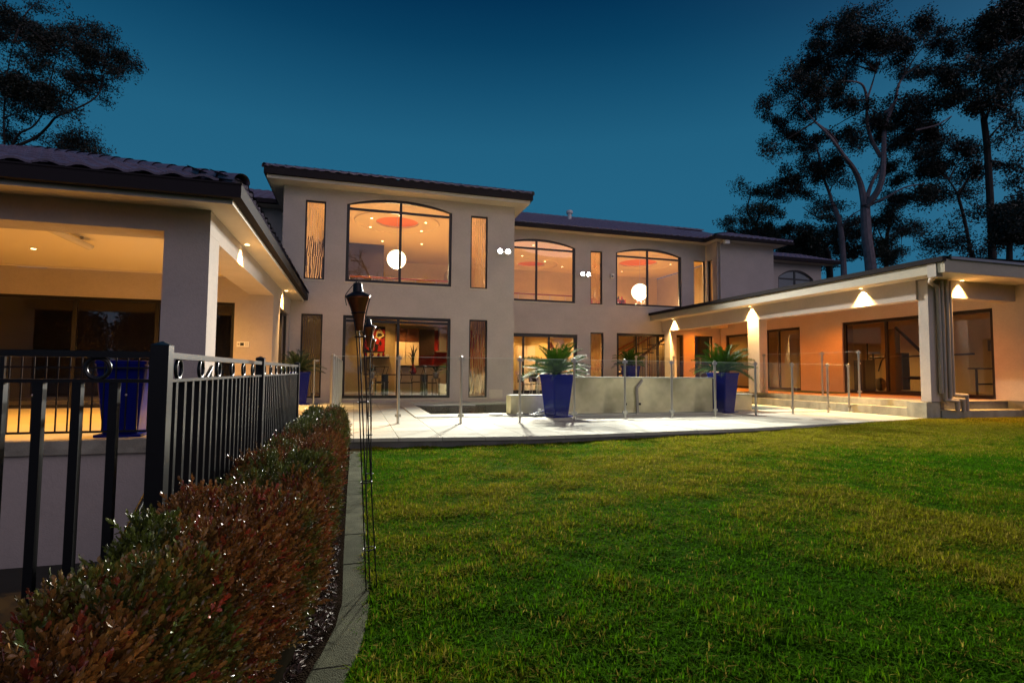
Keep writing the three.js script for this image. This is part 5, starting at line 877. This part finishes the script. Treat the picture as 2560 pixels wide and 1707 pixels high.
tree('big dark tree overhanging the patio roof at the left edge', { depth: 26, map: LM, bark: M.barkDark, size: 0.8, limbs: [[70, 40, [-60, 1700], [20, 1480], [180, 1350]], [30, 8, [180, 1350], [330, 1280], [440, 1180], [520, 1090], [650, 1040], [860, 930], [940, 830], [945, 680]], [26, 8, [100, 1380], [170, 1250], [300, 1180], [380, 1080], [420, 960]], [14, 5, [650, 900], [800, 690], [830, 600]], [16, 6, [420, 960], [480, 700], [520, 500]], [20, 6, [40, 1450], [30, 1100], [60, 700], [120, 400]]],
  masses: [[60, 110, 140, 110, 0.9], [330, 30, 100, 40, 0.8], [420, 320, 190, 120, 1.6], [640, 340, 110, 80, 1.4], [900, 330, 100, 80, 1.1], [1010, 330, 60, 45, 0.9], [740, 195, 110, 30, 0.45], [700, 520, 240, 130, 1.3], [950, 560, 160, 120, 1.3], [1150, 580, 90, 60, 0.9], [1090, 690, 80, 50, 0.8], [300, 520, 200, 120, 0.7], [200, 800, 220, 130, 1.6], [450, 900, 170, 120, 1.6], [620, 780, 140, 100, 1], [850, 780, 150, 90, 1.1], [1000, 830, 60, 45, 0.7], [930, 930, 60, 35, 0.7], [600, 1050, 80, 35, 0.7], [40, 760, 100, 100, 1], [60, 950, 90, 80, 0.9], [90, 1080, 120, 60, 0.6], [220, 1000, 110, 60, 0.6], [50, 1230, 90, 80, 1.1], [750, 1035, 50, 40, 0.6], [40, 420, 70, 120, 0.9], [160, 320, 110, 100, 0.9]] });
tree('small bushy tree showing over the patio roof ridge', { depth: 30, map: LM, size: 0.85, tint: [0.040, 0.034, 0.014], limbs: [[30, 16, [800, 1600], [780, 1480], [740, 1380]], [10, 5, [740, 1380], [650, 1310], [540, 1290]]], masses: [[560, 1285, 95, 35, 0.9], [710, 1280, 80, 55, 1.1], [800, 1330, 110, 55, 1.2], [880, 1430, 90, 55, 1.3], [980, 1460, 35, 30, 1], [440, 1345, 60, 28, 0.7], [700, 1400, 120, 50, 1.2], [560, 1370, 90, 40, 0.9]] });
seed = 4242;
/* the bare tree behind the photographer that the upper windows mirror */
{
  const t = thing('bare_tree', 'bare spreading tree mirrored in the large upper window', 'tree', [0.7, 0, 12.5]), geos = [];
  const grow = (p, d, L, r, lev) => { const q = p.clone().addScaledVector(d, L), m = p.clone().lerp(q, 0.5).add(V(rr(-1, 1), rr(-0.6, 1), rr(-1, 1)).multiplyScalar(L * 0.13)); geos.push(limbGeo([p, m, q], r, r * 0.62, lev < 2 ? 9 : 5)); if (lev > 4) return; const n = lev < 1 ? 5 : 3; for (let i = 0; i < n; i++) grow(p.clone().lerp(q, i < n - 1 ? rr(0.45, 0.95) : 1), d.clone().add(V(rr(-1, 1), rr(-0.5, 0.4), rr(-1, 1)).multiplyScalar(lev < 1 ? 1.9 : 1.0)).normalize(), L * rr(0.55, 0.78), r * rr(0.42, 0.62), lev + 1); };
  part(t, 'trunk', limbGeo([V(0, -0.3, 0), V(0.1, 1.5, 0), V(-0.1, 3.4, 0.1)], 0.34, 0.26, 12), M.barkDark); grow(V(-0.1, 3.3, 0.1), V(0.25, 1, 0).normalize(), 4.4, 0.30, 0); part(t, 'limbs', join(geos), M.barkDark);
  for (let i = 0; i < 9; i++) tree2(-30 + i * 6.4 + rr(-1, 1), 29 + rr(-2, 3), rr(6.5, 8.5), i);
}
function tree2(x, z, h, i) {
  const t = thing('boundary_shrub', ['first', 'second', 'third', 'fourth', 'fifth', 'sixth', 'seventh', 'eighth', 'ninth'][i] + ' dark boundary shrub behind the lawn, mirrored low in the windows', 'shrub', [x, -0.2, z], 'boundary shrubs behind the lawn'), list = [];
  part(t, 'trunk', limbGeo([V(0, -0.3, 0), V(0.1, h * 0.3, 0), V(0, h * 0.7, 0)], 0.14, 0.05, 7), M.barkDark);
  for (let k = 0; k < 900; k++) { const u = rr(-1, 1), th = rnd() * 6.3, r = Math.cbrt(rnd()), q = Math.sqrt(1 - u * u); dummy.position.set(h * 0.5 * r * q * Math.cos(th), h * 0.55 + h * 0.45 * r * u, h * 0.5 * r * q * Math.sin(th)); dummy.rotation.set(rnd() * 6, rnd() * 6, rnd() * 6); dummy.scale.setScalar(rr(2.4, 3.4)); dummy.updateMatrix(); list.push([dummy.matrix.clone(), rgb(0.022, 0.032, 0.012)]); }
  scatter(t, 'crown', sprayGeo, M.gumLeaf, list);
}

/* ---------- shadows on, then draw ---------- */
scene.traverse((o) => { if (o.isMesh) { o.castShadow = true; o.receiveShadow = true; } });
renderer.render(scene, camera);
